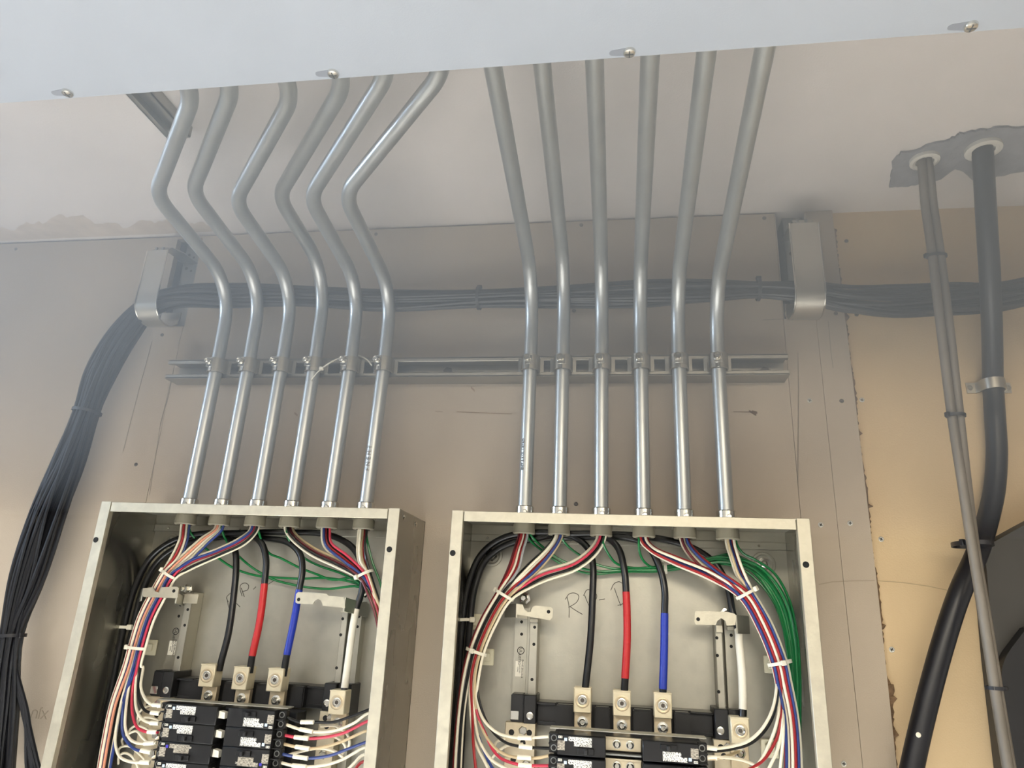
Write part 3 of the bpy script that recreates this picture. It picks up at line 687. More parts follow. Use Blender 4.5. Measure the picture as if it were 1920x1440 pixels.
base.box((xc-.002, -.044, EYE+zb1-.004), (xs(1042, 1330, .046), -.034, EYE+zb1), .0008).box((xs(1296, 1345, .046), -.044, EYE+zb1-.003), (xd, -.034, EYE+zb1), .0008)
base.build('insulating_base', 'black', inter)
# lugs
def lug(px, py, tongue=True):
    c = U(px, py, .075); w, h = .0128, .0170
    o = MB().box((c.x-w, -.075, c.z-h), (c.x+w, -.050, c.z+h), .0012).box((c.x-w, -.0758, c.z+h-.002), (c.x+w, -.074, c.z+h), .0004).build('lug', 'lug', inter)
    MB().lathe((c.x, -.0748, c.z), (0, -1, 0), [(.0106, 0), (.0106, .0006), (.0098, .0010), (.0078, .0008), (.0070, .0004), (.0058, .0004)], 26).build('lug_ring', 'brass', o)
    MB().lathe((c.x, -.0752, c.z), (0, -1, 0), [(.0068, 0), (.0068, .0006), (.0056, .0009), (.0050, .0004)], 22).build('socket_screw', 'zinc', o)
    MB().lathe((c.x, -.0757, c.z), (0, -1, 0), [(.0030, -.0002), (.0030, .0004)], 6).build('hex_socket', 'screwd', o)
    t = MB().box((c.x-w+.0005, -.060, c.z-h-.036), (c.x+w-.0005, -.050, c.z-h), .0006).build('lug_tongue', 'brass', o)
    MB().lathe((c.x, -.060, c.z-h-.0135), (0, -1, 0), [(.0078, 0), (.0078, .0012), (.0062, .0014), (.0062, .0022), (.0050, .0024), (.0050, .006), (.0034, .0074), (.0026, .0074), (.0022, .006)], 18).build('lug_bolt', 'zinc', t)
for p in ((1092, 1313), (1166, 1319), (1243, 1323), (1388, 1370)): lug(*p)
# neutral bars
def neutral(x0, x1, zt, hexes, holes):
    o = MB().box((x0, -.052, EYE+ZB), (x1, -.040, EYE+zt), .0008).box((x0+.002, -.040, EYE+ZB), (x1-.002, -.012, EYE+zt-.004)).build('neutral_bar', 'bar', inter)
    for (hx, hz) in hexes: MB().lathe((hx, -.052, EYE+hz), (0, -1, 0), [(.0066, 0), (.0066, .0035), (.0055, .0045)], 6).box((hx-.005, -.0568, EYE+hz-.0007), (hx+.005, -.0563, EYE+hz+.0007), 0).build('bar_screw', 'zinc', o)
    h = MB()
    for (hx, hz) in holes: h.lathe((hx, -.052, EYE+hz), (0, -1, 0), [(.0042, 0), (.0042, .0003)], 16)
    h.build('bar_hole', 'hole', o)
nz = zs(980, 1355, .052); nx0, nx1 = xs(946.5, 1380, .052), xs(1003.5, 1380, .052)
neutral(nx0, nx1, nz, [(xs(981, 1367, .052), nz-.0105)]+[(nx1-.012, nz-.055-.0265*k) for k in range(4)], [(xs(959, 1372, .052), nz-.014), (nx1-.009, nz-.013), (nx1-.018, nz-.027), (nx0+.014, nz-.05)])
nz2 = zs(1355, 1387, .052); mx0, mx1 = xs(1338, 1400, .052), xs(1377, 1400, .052)
neutral(mx0, mx1, nz2, [(xs(1364.5, 1397, .052), nz2-.009)]+[(mx0+.014, nz2-.060-.0265*k) for k in range(4)], [(xs(1357, 1412, .052), nz2-.021), (mx0+.010, nz2-.010)])
# pan edge and centre bus contacts
PZ = zs(1165, 1372, .125)-.005                      # top of the first breaker row
MB().box((PR-.103, -.1285, EYE+PZ+.0035), (PR+.106, -.108, EYE+PZ+.005), .0004).build('pan_edge', 'galv', inter)
MB().box((PR-.100, -.0905, EYE+ZB), (PR+.104, -.055, EYE+PZ-.006), .001).build('breaker_pan', 'black', inter)
RP = .0265
for k in range(5):
    zc = PZ-.0135-RP*k
    o = MB().box((PR-.031, -.105, EYE+zc-.0085), (PR+.021, -.102, EYE+zc+.0085), .0006).box((PR-.031, -.105, EYE+zc+.007), (PR+.021, -.109, EYE+zc+.009)).build('bus_contact', 'bar', inter)
    for dx in (-.012, .006): MB().lathe((PR+dx, -.105, EYE+zc), (0, -1, 0), [(.0058, 0), (.0058, .001), (.0048, .0012), (.0048, .004), (.003, .0055)], 14).build('contact_screw', 'zinc', o)
    MB().box((PR-.031, -.111, EYE+zc-.0135), (PR+.021, -.100, EYE+zc-.0115)).build('contact_rib', 'stud', inter)
LO = Vector((-.5818, -.004, EYE+.1478))
interL = copy_tree(inter); interL.location = LO
for o in list(interL.children):
    if o.name.startswith(('bus_contact', 'contact_rib')):
        for q in list(o.children): bpy.data.objects.remove(q)
        bpy.data.objects.remove(o)
tag(interL, 'breaker mounting frame of the left panel, mostly covered by two columns of breakers', 'panel interior')
# bracket arms at the rail tops, different in each box
def arm(root, outline, d, hole=None, extra=()):
    mb = MB().prism([U(x, y, d) for x, y in outline], (0, .0022, 0)); o = mb.build('bracket_arm', 'flange', root)
    if hole: MB().lathe(U(*hole, d), (0, -1, 0), [(.0028, 0), (.0028, .0003)], 12).build('arm_hole', 'hole', o)
    for (p, dd, q, e, w) in extra:               # folded web: from pixel p at depth dd to pixel q at depth e, height w
        a, b = U(*p, dd), U(*q, e); e_ = MB(); e_.prism([a, b, b-Vector((0, 0, w)), a-Vector((0, 0, w))], (.002, .0004, 0)); e_.build('folded_web', 'galv', o)
    return o
arm(inter, [(968, 1132), (980, 1133.5), (983, 1142), (989, 1147.5), (995, 1147), (999, 1138), (1004, 1135.5), (1033, 1138), (1037, 1142), (1036, 1158), (1031, 1163), (968, 1152)], .064, (1028.5, 1147),
    (((968, 1132), .064, (947, 1133), .03, .020),))
arm(inter, [(1303, 1148), (1306, 1145.5), (1362, 1147), (1378, 1151), (1380, 1155), (1379, 1172), (1363, 1173), (1360, 1164), (1352, 1159), (1345, 1164), (1342, 1172), (1305, 1171), (1302, 1166)], .064, (1309, 1161),
    (((1379, 1153), .064, (1402, 1155), .02, .026),))
arm(interL, [(268, 1103), (287, 1101), (291, 1109), (298, 1111), (303, 1101), (332, 1100), (335, 1103), (333, 1119), (330, 1122), (268, 1119)], .078, (326, 1108),
    (((268, 1103), .078, (264, 1106), .03, .020), ((331, 1112), .078, (345, 1118), .030, .016)))
arm(interL, [(555, 1114), (559, 1110), (612, 1113), (616, 1117), (645, 1120), (647, 1140), (606, 1136), (602, 1126), (596, 1123), (590, 1127), (587, 1133), (558, 1132), (554, 1129)], .078, (560, 1124),
    (((646, 1120), .078, (690, 1133), .02, .021),))
for root, pts in ((inter, ((984, 1122), (1361, 1152))), (interL, ((352, 1105), (684, 1110)))):
    for (px, py) in pts:
        o = MB().lathe(U(px, py, .024), (0, -1, 0), [(.0095, 0), (.0095, .0015), (.0062, .002), (.0062, .012), (.004, .014), (.004, .022)], 6).build('bracket_bolt', 'zinc', root)
    # tabs under each arm where it is riveted to the rail
for root, tabs in ((inter, ((968, 989, 1152, 1160, .030), (994, 1009, 1160, 1167, .040), (1342, 1355, 1172, 1186, .040), (1363, 1376, 1174, 1182, .030))), (interL, ((332, 347, 1117, 1132, .034), (347, 370, 1113, 1132, .040), (640, 656, 1139, 1149, .040)))):
    for a, b, c, d, e in tabs:
        p, q = U(a, c, e), U(b, d, e); MB().box((p.x, -e-.0015, q.z), (q.x, -e, p.z), .0004).build('rail_tab', 'flange', root)

# ------------------------------------------------------------------ breakers
BFD = .130
def breaker(x_out, s, zt, tall, side, label, group, violet=False, flag=True, L=.0775):
    """s = -1: wires enter on the left; +1: on the right, the body turned half round"""
    H = RP-.0010
    zb = zt-H; zc = (zt+zb)/2
    o = empty('circuit_breaker', Vector((x_out-s*L/2, -.09, EYE+zb)), label, 'breaker', group)
    def X(u): return x_out-s*u          # u runs inwards from the wire end
    def Zr(v): return EYE+(zt-v if s < 0 else zb+v)      # v measured down from the top, turned round for the right column
    def bx(mb, u0, u1, v0, v1, d0, d1, bev=.0006):
        mb.box((X(u0), -d1, Zr(v0)), (X(u1), -d0, Zr(v1)), bev); return mb
    mb = MB(); bx(mb, .012, L, 0, H, .106, BFD, .0012); bx(mb, 0, .0125, 0, H, .106, BFD-.012, .001); bx(mb, 0, .0125, .0002, .0012, .11, BFD-.004, 0); bx(mb, 0, .0125, H/2-.0008, H/2+.0008, .11, BFD-.004, 0)
    bx(mb, .040, .062, .0150, .0225, BFD, BFD+.003); mb.build('body', 'brk', o)
    for v in (.0068, .0190):
        b = MB().lathe((X(.0065), -(BFD-.012), Zr(v)), (0, -1, 0), [(.0042, -.001), (.0042, .0006), (.0032, .0006), (.0028, -.0004)], 16).build('terminal_screw', 'stud', o)
    tg = MB(); bx(tg, .049, .054, .0155, .022, BFD+.002, BFD+.0085, .0008); tg.build('toggle', 'black', o)
    st = 'sticker2' if violet else 'sticker'
    a = MB(); bx(a, .0275, .0590, .0022, .0078, BFD-.0003, BFD+.0003, 0); bx(a, .0350, .0590, .0078, .0136, BFD-.0003, BFD+.0003, 0); a.build('rating_label', st, o)
    a = MB(); bx(a, .0125, .0225, .0075, .0195, BFD-.0003, BFD+.0003, 0); a.build('terminal_label', 'sticker2', o)
    a = MB(); bx(a, .0135, .0190, .0018, .0048, BFD-.0003, BFD+.0004, .0003); pl = a.build('trip_mark', 'white', o)
    d = MB()
    for u in (.0150, .0175): d.lathe((X(u), -BFD-.0004, Zr(.0033)), (0, -1, 0), [(.0007, 0), (.0007, .0002)], 8)
    d.build('mark_dots', 'ink', pl)
    a = MB(); bx(a, .0215, .0255, .0040, .0080, BFD-.0003, BFD+.0004, .0003); a.build('test_square', 'violet' if violet else 'blueq', o)
    if violet: text('20', .0035, 'white', 'rating_mark', o, Matrix.Translation(Vector((X(.0605), -BFD-.0003, Zr(.0055)))) @ FACE)
    if flag:
        x = X(L)
        MB().prism([Vector((x-.0005, -.124, Zr(.006))), Vector((x+.0090, -.124, Zr(.0080))), Vector((x+.0098, -.124, Zr(.0165))), Vector((x, -.124, Zr(.0160)))], (0, .010, 0)).build('handle_end', 'white', o)
    return o
rowL = zs(345, 1320, BFD)
ON = ('top', 'second', 'third', 'fourth', 'fifth', 'sixth')
for k in range(5):
    vis = k < 4
    breaker(-.5818-.0965, -1, rowL-RP*.965*k-.0005, True, 'left', f'{ON[k]} breaker from the top in the left column of the left panel', 'breakers of the left panel', violet=(k == 2), L=.0935)
    breaker(-.5818+.0995, 1, rowL-RP*.965*k-.0005, True, 'left', f'{ON[k]} breaker from the top in the right column of the left panel', 'breakers of the left panel', violet=(k == 2), flag=False, L=.0860)
rowR = zs(1085, 1379, BFD)
for k in range(3):
    breaker(PR-.1045, -1, rowR-RP*1.06*k, True, 'right', f'{ON[k]} breaker from the top in the left column of the right panel', 'breakers of the right panel', flag=False)
    breaker(PR+.1075, 1, rowR-RP*1.06*k, True, 'right', f'{ON[k]} breaker from the top in the right column of the right panel', 'breakers of the right panel', flag=False, L=.0855)

# ------------------------------------------------------------------ wiring inside the panels
WR = .0021
CN = dict(W='white', K='black', R='red', P='pink-red', B='blue', M='maroon', T='tan', S='salmon', G='green', Y='grey')
CM = dict(W='w_white', K='w_black', R='w_red', P='w_pink', B='w_blue', M='w_maroon', T='w_tan', S='w_salmon', G='w_green', Y='w_grey')
def wire(c, pts, label, group, r=WR, sleeves=(), n=6, name='branch_wire'):
    path = crom(pts, n)
    o = MB().tube(path, r, 8).build(name, CM[c]); tag(o, label, 'wire', group)
    for (p, q) in sleeves: MB().cyl(p, q, r*1.45, 10).build('wire_marker', 'sleeve', o)
    return o
def harness(bush, mids, stations, wires, side, panel, down):
    """bush: pixel of each bushing mouth; mids: per bushing, pixels with depth on the way to the first tie;
    stations: (px, py, d, lateral pixel vector, depth spread); wires: (colour, bushing, tail pixels or None, marker)"""
    n = len(wires); cnt = {}
    for w in wires: cnt[w[1]] = cnt.get(w[1], 0)+1
    seen = {}
    for i, (c, b, tail, lab) in enumerate(wires):
        k = seen.get(b, 0); seen[b] = k+1; m_ = cnt[b]
        u0 = (k/(m_-1)*2-1) if m_ > 1 else 0
        bx_, by_ = bush[b]; v0 = (-.0045, .0045, 0)[k % 3]
        pts = [U(bx_+u0*7, by_-8, .053+v0*.6)+Vector((0, 0, .012)), U(bx_+u0*7.5, by_+2, .053+v0)]
        for (mx, my, md, hx, hy) in mids[b]: pts.append(U(mx+u0*hx, my+u0*hy, md+v0))
        rows = 3; ncol = math.ceil(n/rows); col, row = divmod(i, rows)
        u = (col/(ncol-1)*2-1)+(row-1)*.12
        v = (row-1)
        for (sx, sy, sd, (lx, ly), dd) in stations: pts.append(U(sx+u*lx, sy+u*ly, sd+v*dd))
        sl = []
        if tail is None:
            for (tx, ty, td, lx) in down: pts.append(U(tx+u*lx, ty, td+v*.0042))
            lb = f'{CN[c]} wire running straight down the {side} harness of the {panel} panel'; gr = f'{CN[c]} wires going down the {side} harness of the {panel} panel'
        else:
            for q, (tx, ty) in enumerate(tail[0]):
                f = q/max(1, len(tail[0])-1); pts.append(U(tx, ty, .078+(tail[1]-.078)*f**.7))
            for (p, q) in (tail[2] if len(tail) > 2 else ()): sl.append((U(*p, tail[1]), U(*q, tail[1])))
            lb, gr = lab, None
            if lab.startswith('*'): lb, gr = lab[1:], f'{CN[c]} wires turning to the breakers, {side} harness of the {panel} panel'
        wire(c, pts, lb, gr, WR, sl)
# --- right panel, left harness
tail = lambda pts, d=.112, sl=(): (pts, d, sl)
harness([(981, 1002), (1046, 1004), (1127, 1007)],
        [[(973, 1030, .057, 8, 1), (963, 1065, .062, 9, 2)], [(1030, 1032, .056, 8, 3), (998, 1066, .062, 9, 6)], [(1112, 1034, .056, 7, 4), (1078, 1060, .060, 5, 7), (1010, 1084, .064, 3, 9)]],
        [(946, 1116, .068, (11, 8), .0042), (916, 1166, .072, (12, 5), .0042), (893, 1222, .074, (13, 1), .0042), (882, 1270, .076, (14, 0), .0042)],
        [('M', 0, None, ''), ('R', 0, None, ''), ('W', 0, None, ''), ('R', 0, None, ''), ('Y', 0, None, ''), ('K', 1, None, ''), ('W', 1, None, ''),
         ('W', 1, tail([(886, 1372), (896, 1404), (909, 1428), (917, 1445), (930, 1475)]), '*white wire curving toward breakers below the picture, left harness, right panel'),
         ('R', 1, tail([(886, 1340), (887, 1386), (892, 1440), (900, 1490)]), 'red wire dropping alone below the left harness of the right panel'),
         ('B', 1, tail([(890, 1352), (900, 1389), (916, 1427), (926, 1443), (960, 1475)]), 'blue wire curving out of the left harness of the right panel toward lower breakers'),
         ('W', 2, tail([(890, 1345), (899, 1388), (918, 1421), (941, 1437), (1000, 1456)]), '*white wire curving toward breakers below the picture, left harness, right panel'),
         ('T', 1, tail([(893, 1330), (909, 1376), (928, 1402), (950, 1416), (979, 1421), (1004, 1421.5), (1029, 1417)], .112, [((970, 1419.5), (996, 1421.5))]), 'tan printed wire with a white marker reaching the first left breaker of the right panel'),
         ('P', 2, tail([(893, 1330), (911, 1378), (924, 1405), (938, 1421), (962, 1431), (985, 1435), (1030, 1436)], .112, [((972, 1434), (997, 1436))]), 'pink-red wire with a white marker reaching the second left breaker of the right panel'),
         ('K', 2, tail([(896, 1303), (911, 1351), (928, 1376), (950, 1393), (979, 1400), (1003, 1402), (1030, 1403)], .112, [((973, 1399), (998, 1402))]), 'black wire with a white marker crossing the left neutral bar of the right panel'),
         ('W', 2, tail([(894, 1308), (906, 1348), (931, 1373), (956, 1381), (982, 1384), (1029, 1381)], .112, [((971, 1383), (997, 1384))]), 'topmost white wire crossing the left neutral bar of the right panel')],
        'left', 'right', [(872, 1330, .078, 12), (867, 1400, .078, 13), (864, 1480, .078, 14)])
for k, P in enumerate(([(946, 1385, .055), (930, 1392, .066), (926, 1408, .07), (935, 1420, .066), (951, 1425, .06)], [(980, 1395, .06), (950, 1398, .075), (930, 1412, .078), (921, 1424, .07), (915, 1440, .06), (912, 1470, .06)])):
    wire('W', [U(*p) for p in P], ('short white pigtail curling off the edge of the left neutral bar, right panel', 'long white pigtail looping under the black wire, right panel')[k], None)
# --- right panel, right harness
harness([(1207, 1010), (1284, 1012), (1369, 1014)],
        [[(1223, 1030, .057, 5, -3), (1264, 1050, .060, 4, -6), (1335, 1080, .064, 5, -6)], [(1300, 1040, .057, 8, -3), (1340, 1076, .062, 7, -6)], [(1378, 1048, .057, 7, -1), (1389, 1078, .063, 7, -2)]],
        [(1399, 1113, .068, (12, -6), .0042), (1433, 1170, .072, (12, -5), .0042), (1462, 1243, .074, (13, -2), .0042), (1470, 1280, .075, (13, -1), .0042)],
        [('W', 0, tail([(1456, 1287), (1452, 1317), (1442, 1345), (1425, 1371), (1402, 1390), (1373, 1399), (1345, 1403), (1318, 1401)], .112, [((1319, 1401), (1344, 1404))]), 'white wire sweeping left above a black one to the right panel\'s top right breaker'),
         ('R', 0, None, ''),
         ('B', 0, None, ''),
         ('K', 0, tail([(1459, 1290), (1456, 1319), (1447, 1348), (1430, 1375), (1405, 1395), (1373, 1404), (1345, 1408), (1320, 1408)], .110), 'black wire sweeping left beside a white one to the right panel\'s top right breaker'),
         ('W', 0, None, ''),
         ('R', 0, tail([(1464, 1315), (1464, 1345), (1459, 1377), (1447, 1403), (1433, 1423), (1412, 1439), (1380, 1452)]), 'red wire curving left low inside the right harness of the right panel'),
         ('W', 1, tail([(1461, 1307), (1460, 1337), (1453, 1367), (1440, 1400), (1427, 1425), (1413, 1442), (1390, 1460)]), '*white wire curving down and left inside the right harness of the right panel'),
         ('M', 1, None, ''),
         ('W', 1, None, ''),
         ('W', 1, tail([(1466, 1320), (1467, 1350), (1463, 1385), (1457, 1408), (1443, 1438), (1430, 1465)]), '*white wire curving down and left inside the right harness of the right panel'),
         ('B', 1, None, ''),
         ('R', 1, None, ''),
         ('W', 2, tail([(1468, 1325), (1469, 1360), (1468, 1390), (1463, 1440), (1460, 1480)]), '*white wire curving down and left inside the right harness of the right panel'),
         ('T', 2, None, ''),
         ('B', 2, None, ''),
         ('R', 2, None, ''),
         ('W', 2, None, '')],
        'right', 'right', [(1482, 1340, .078, 13), (1487, 1400, .078, 14), (1488, 1480, .078, 15)])
for k, (c, P) in enumerate((('W', [(1325, 1420, .112), (1345, 1420, .112), (1368, 1421, .10), (1398, 1427, .09), (1418, 1437, .085), (1440, 1460, .08)]), ('T', [(1325, 1423, .112), (1345, 1422, .112), (1368, 1416, .09), (1388, 1408, .062)]))):
    wire(c, [U(*p) for p in P], ('white pigtail from the top right breaker falling below the red wire', 'tan pigtail from the top right breaker to the right neutral bar, right panel')[k], None, WR, [(U(1319, 1420, .112), U(1344, 1421, .112))] if k == 0 else ())
# --- left panel, left harness
harness([(347, 987), (410, 989), (476, 991)],
        [[(344, 1012, .056, 7, 2), (330, 1045, .062, 7, 4)], [(386, 1012, .056, 7, 4), (352, 1044, .062, 7, 6)], [(455, 1014, .056, 6, 5), (410, 1036, .059, 4, 6), (352, 1060, .063, 5, 8)]],
        [(318, 1077, .066, (11, 6), .0042), (298, 1112, .068, (12, 5), .0042), (274, 1160, .072, (13, 3), .0042), (257, 1215, .074, (14, 0), .0042), (248, 1250, .076, (15, 0), .0042)],
        [('W', 0, None, ''), ('R', 0, None, ''), ('W', 0, None, ''), ('W', 1, None, ''), ('B', 0, None, ''), ('S', 1, None, ''),
         ('W', 1, tail([(229, 1310), (222, 1345), (217, 1374), (217, 1399), (225, 1419), (246, 1428.5), (281, 1429.5)], .112, [((262, 1429), (281, 1430))]), 'white wire making the widest loop to the fourth left breaker of the left panel'),
         ('W', 1, tail([(240, 1300), (236, 1331), (235, 1364), (244, 1386), (262, 1394), (293, 1393)], .112, [((270, 1394), (290, 1393))]), 'white wire just above the blue one, third left breaker of the left panel'),
         ('B', 1, tail([(236, 1300), (230, 1335), (230, 1374), (240, 1393), (254, 1405), (281, 1410)], .112, [((264, 1407), (283, 1411))]), 'blue wire with a white marker reaching the third left breaker of the left panel'),
         ('W', 2, None, ''), ('B', 2, None, ''),
         ('P', 2, tail([(249, 1290), (248, 1335), (256, 1362), (267.5, 1370), (281, 1373), (296, 1373)], .112, [((277, 1372), (294, 1373))]), 'pink-red wire with a white marker reaching the second left breaker of the left panel'),
         ('W', 2, tail([(256, 1269), (254, 1316), (258, 1335), (267.5, 1349), (283, 1355.5), (298, 1356.5)], .112, [((282, 1355.5), (298, 1356.5))]), 'white wire entering the top of the second left breaker of the left panel'),
         ('K', 2, tail([(260, 1270), (260, 1304), (265.6, 1323), (275, 1334), (299, 1338)], .112, [((283, 1336), (299, 1338))]), 'black wire with a white marker reaching the first left breaker of the left panel'),
         ('W', 2, tail([(268, 1250), (264, 1286), (271, 1308), (283, 1320.5), (302, 1323)], .112, [((286, 1321.5), (303, 1323))]), 'white wire entering the top left breaker of the left panel')],
        'left', 'left', [(222, 1320, .078, 13), (210, 1380, .078, 14), (198, 1450, .078, 14), (190, 1500, .078, 14)])
for k, P in enumerate(([(258, 1355), (260, 1338), (270, 1327), (284, 1323)], [(256, 1360), (262, 1350), (272, 1345), (285, 1346), (298, 1350)], [(240, 1377), (244, 1368), (254, 1361), (268, 1363), (280, 1371), (290, 1380)],
                       [(230, 1396), (229, 1386), (241, 1376), (256, 1371), (267, 1383), (280, 1394)], [(221, 1414), (224, 1403), (233, 1399), (245, 1400), (258, 1411), (272, 1425)], [(222, 1432), (223, 1418), (234, 1412), (248, 1419), (260, 1442), (264, 1460)])):
    wire('W', [U(x, y, .05+.012*math.sin(PI*q/(len(P)-1))) for q, (x, y) in enumerate(P)], 'thin white pigtail looping behind the left breakers of the left panel', 'white neutral pigtails left of the left panel breakers', .0018)
# --- left panel, right harness: dives behind the right flange and comes back lower down
RT = [(700, 1118), (712, 1160), (722, 1230)]
RET = lambda p: [(722, 1260), (716, p[0][1]-14)]+p
def ret(p, sl=()): return ([(698, 1112), (710, 1150), (719, 1205), (719, 1265), (708, p[0][1]-10)]+p, .112, sl)
harness([(542, 990), (611, 993), (680, 994)],
        [[(552, 1008, .057, 6, -3), (586, 1034, .060, 4, -6), (636, 1058, .064, 4, -6)], [(614, 1020, .057, 7, -3), (646, 1048, .062, 7, -5)], [(677, 1025, .057, 7, -1), (680, 1052, .064, 7, -2)]],
        [(683, 1077, .068, (10, -6), .0042)],
        [('W', 0, ret([(687, 1339), (663, 1356), (625, 1370.5), (587, 1372), (561, 1367), (530, 1356)], [((562, 1367), (586, 1372))]), 'white wire with a marker reaching the top right breaker of the left panel'),
         ('K', 0, ret([(688, 1332), (656, 1344), (625, 1354), (587, 1354), (562, 1354), (531, 1342)], [((564, 1354), (588, 1354))]), 'black wire with a marker reaching the top right breaker of the left panel'),
         ('M', 0, None, ''), ('T', 0, ret([(682, 1372), (640, 1391), (610, 1400), (578, 1404), (553, 1400), (524, 1393)], [((554, 1400), (580, 1404))]), 'tan wire with a marker reaching the second right breaker of the left panel'),
         ('W', 1, ret([(680, 1403), (640, 1425), (610, 1434), (572, 1438), (547, 1435), (520, 1428)], [((548, 1435), (574, 1438))]), 'white wire with a marker reaching the third right breaker of the left panel'),
         ('B', 1, ret([(682, 1393), (648, 1406), (617.5, 1417), (576, 1422), (549, 1418), (521, 1412)], [((550, 1418), (577, 1422))]), 'blue wire with a marker reaching the third right breaker of the left panel'),
         ('R', 1, None, ''), ('K', 1, None, ''), ('P', 1, ret([(685, 1354), (648, 1373), (617.5, 1381), (578, 1385), (552, 1382), (525, 1377)], [((552, 1382), (578, 1385))]), 'pink-red wire with a marker reaching the second right breaker of the left panel'),
         ('W', 2, ret([(678, 1417), (665, 1430), (650, 1444), (620, 1460)]), 'white wire curving left at the very bottom of the left panel'), ('W', 2, None, ''), ('T', 2, None, ''), ('R', 2, ret([(677, 1430), (664, 1445), (650, 1465)]), 'red wire at the bottom of the left panel beside its right flange'), ('K', 2, None, '')],
        'right', 'left', [(697, 1112, .078, 9), (710, 1150, .078, 8), (718, 1210, .078, 6), (712, 1330, .078, 6), (702, 1480, .078, 6)])
for k, P in enumerate(([(600, 1362), (624, 1360), (640, 1367), (653, 1380), (655, 1396), (648, 1404)], [(560, 1384), (590, 1377), (620, 1378), (640, 1389), (648, 1402), (640, 1416)], [(540, 1416), (560, 1410), (600, 1403), (630, 1410), (645, 1422)])):
    wire('W', [U(x, y, (.10, .09, .08, .068, .062, .056)[q]) for q, (x, y) in enumerate(P)], ('upper', 'middle', 'lower')[k]+' white pigtail curling to the right neutral bar of the left panel', None)
# --- bare-looking green ground wires
def greens(lists, panel, st):
    for k, (P, lab) in enumerate(lists):
        wire('G', [U(*p) for p in P]+[U(x+lx*(k/(len(lists)-1)*2-1), y+ly*(k/(len(lists)-1)*2-1), d+(k % 2)*.006) for x, y, d, lx, ly in st], lab, None, .0020, (), 6, 'ground_wire')
greens([([(482, 985, .05), (486, 1000, .05), (494, 1022, .04), (506, 1038, .03), (525, 1046, .024), (561, 1064, .022), (592, 1076, .022), (624, 1087, .022)], 'green wire from the third conduit of the left panel, steepest of its strands'),
        ([(543, 985, .05), (538, 998, .05), (545, 1018, .04), (556, 1034, .03), (575, 1049, .026), (602, 1062, .024), (640, 1075, .024)], 'green wire from the fourth conduit of the left panel'),
        ([(352, 984, .05), (358, 1000, .045), (372, 1016, .035), (405, 1043, .022), (440, 1066, .02), (480, 1079, .02), (507, 1082, .02), (561, 1085, .02), (615, 1084, .02)], 'green wire from the first conduit of the left panel, running level'),
        ([(414, 986, .05), (420, 1005, .045), (430, 1022, .035), (447, 1042, .025), (470, 1062, .022), (492, 1076, .02), (514, 1087, .02), (548, 1096, .02), (582, 1102, .02), (618, 1104, .02)], 'green wire from the second conduit of the left panel, lowest strand')],
       'left', [(668, 1092, .024, 4, 8), (690, 1108, .03, 3, 6), (706, 1135, .04, 3, 3), (716, 1190, .045, 3, 0), (716, 1300, .045, 3, 0), (706, 1470, .045, 3, 0)])
wire('G', [U(*p) for p in [(690, 985, .05), (687, 1000, .05), (691, 1026, .05), (699, 1056, .05), (712, 1090, .05), (724, 1140, .05), (722, 1240, .05), (712, 1470, .05)]], 'green wire from the last conduit of the left panel, dropping along the right flange', None, .0020, (), 6, 'ground_wire')
greens([([(988, 998, .05), (990, 1008, .05), (1003, 1022, .04), (1016, 1032, .032), (1040, 1050, .024), (1063, 1062, .022), (1088, 1072, .02), (1120, 1076, .02), (1160, 1072, .02)], 'green wire from the first conduit of the right panel, lower of two'),
        ([(992, 998, .05), (997, 1006, .05), (1010, 1019, .042), (1022, 1029, .034), (1048, 1048, .028), (1070, 1058, .026), (1095, 1067, .024), (1130, 1071, .024), (1170, 1069, .024)], 'green wire from the first conduit of the right panel, upper of two'),
        ([(1052, 1000, .05), (1054, 1010, .05), (1068, 1027, .042), (1087, 1041, .034), (1110, 1055, .028), (1145, 1065, .026), (1180, 1067, .024)], 'green wire from the second conduit of the right panel'),
        ([(1133, 1002, .05), (1131, 1018, .05), (1141, 1039, .042), (1155, 1056, .034), (1180, 1064, .028)], 'green wire from the third conduit of the right panel'),
        ([(1199, 1004, .05), (1198, 1014, .05), (1199, 1034, .044), (1207, 1052, .036), (1222, 1063, .028)], 'green wire from the fourth conduit of the right panel, hooking down at once'),
        ([(1278, 1006, .05), (1280, 1018, .048), (1290, 1036, .040), (1312, 1050, .034), (1340, 1053, .03)], 'green wire from the fifth conduit of the right panel'),
        ([(1378, 1008, .05), (1382, 1022, .05), (1390, 1036, .048)], 'green wire from the last conduit of the right panel, outermost of the green bend')][:4], 'right',
       [(1235, 1067, .024, 0, -4), (1300, 1059, .024, 0, -4), (1355, 1052, .026, 0, -5), (1398, 1060, .032, 5, -8), (1432, 1084, .040, 8, -9), (1462, 1126, .046, 10, -5), (1481, 1190, .050, 9, -2), (1490, 1270, .052, 8, 0), (1492, 1350, .052, 6, 0), (1492, 1480, .052, 6, 0)])
greens([([(1199, 1004, .05), (1198, 1014, .05), (1199, 1034, .044), (1207, 1052, .036), (1222, 1063, .03), (1250, 1064, .03), (1300, 1056, .03), (1352, 1048, .032)], 'green wire from the fourth conduit of the right panel, hooking down at once'),
        ([(1278, 1006, .05), (1280, 1018, .048), (1290, 1036, .040), (1312, 1048, .036), (1352, 1044, .036)], 'green wire from the fifth conduit of the right panel'),
        ([(1378, 1008, .05), (1383, 1024, .05), (1394, 1038, .048)], 'green wire from the last conduit of the right panel, outermost of the green bend')], 'right',
       [(1414, 1058, .046, 3, -8), (1446, 1083, .050, 5, -9), (1472, 1125, .054, 6, -5), (1488, 1190, .056, 6, -2), (1495, 1270, .058, 5, 0), (1496, 1350, .058, 4, 0), (1494, 1480, .058, 4, 0)])
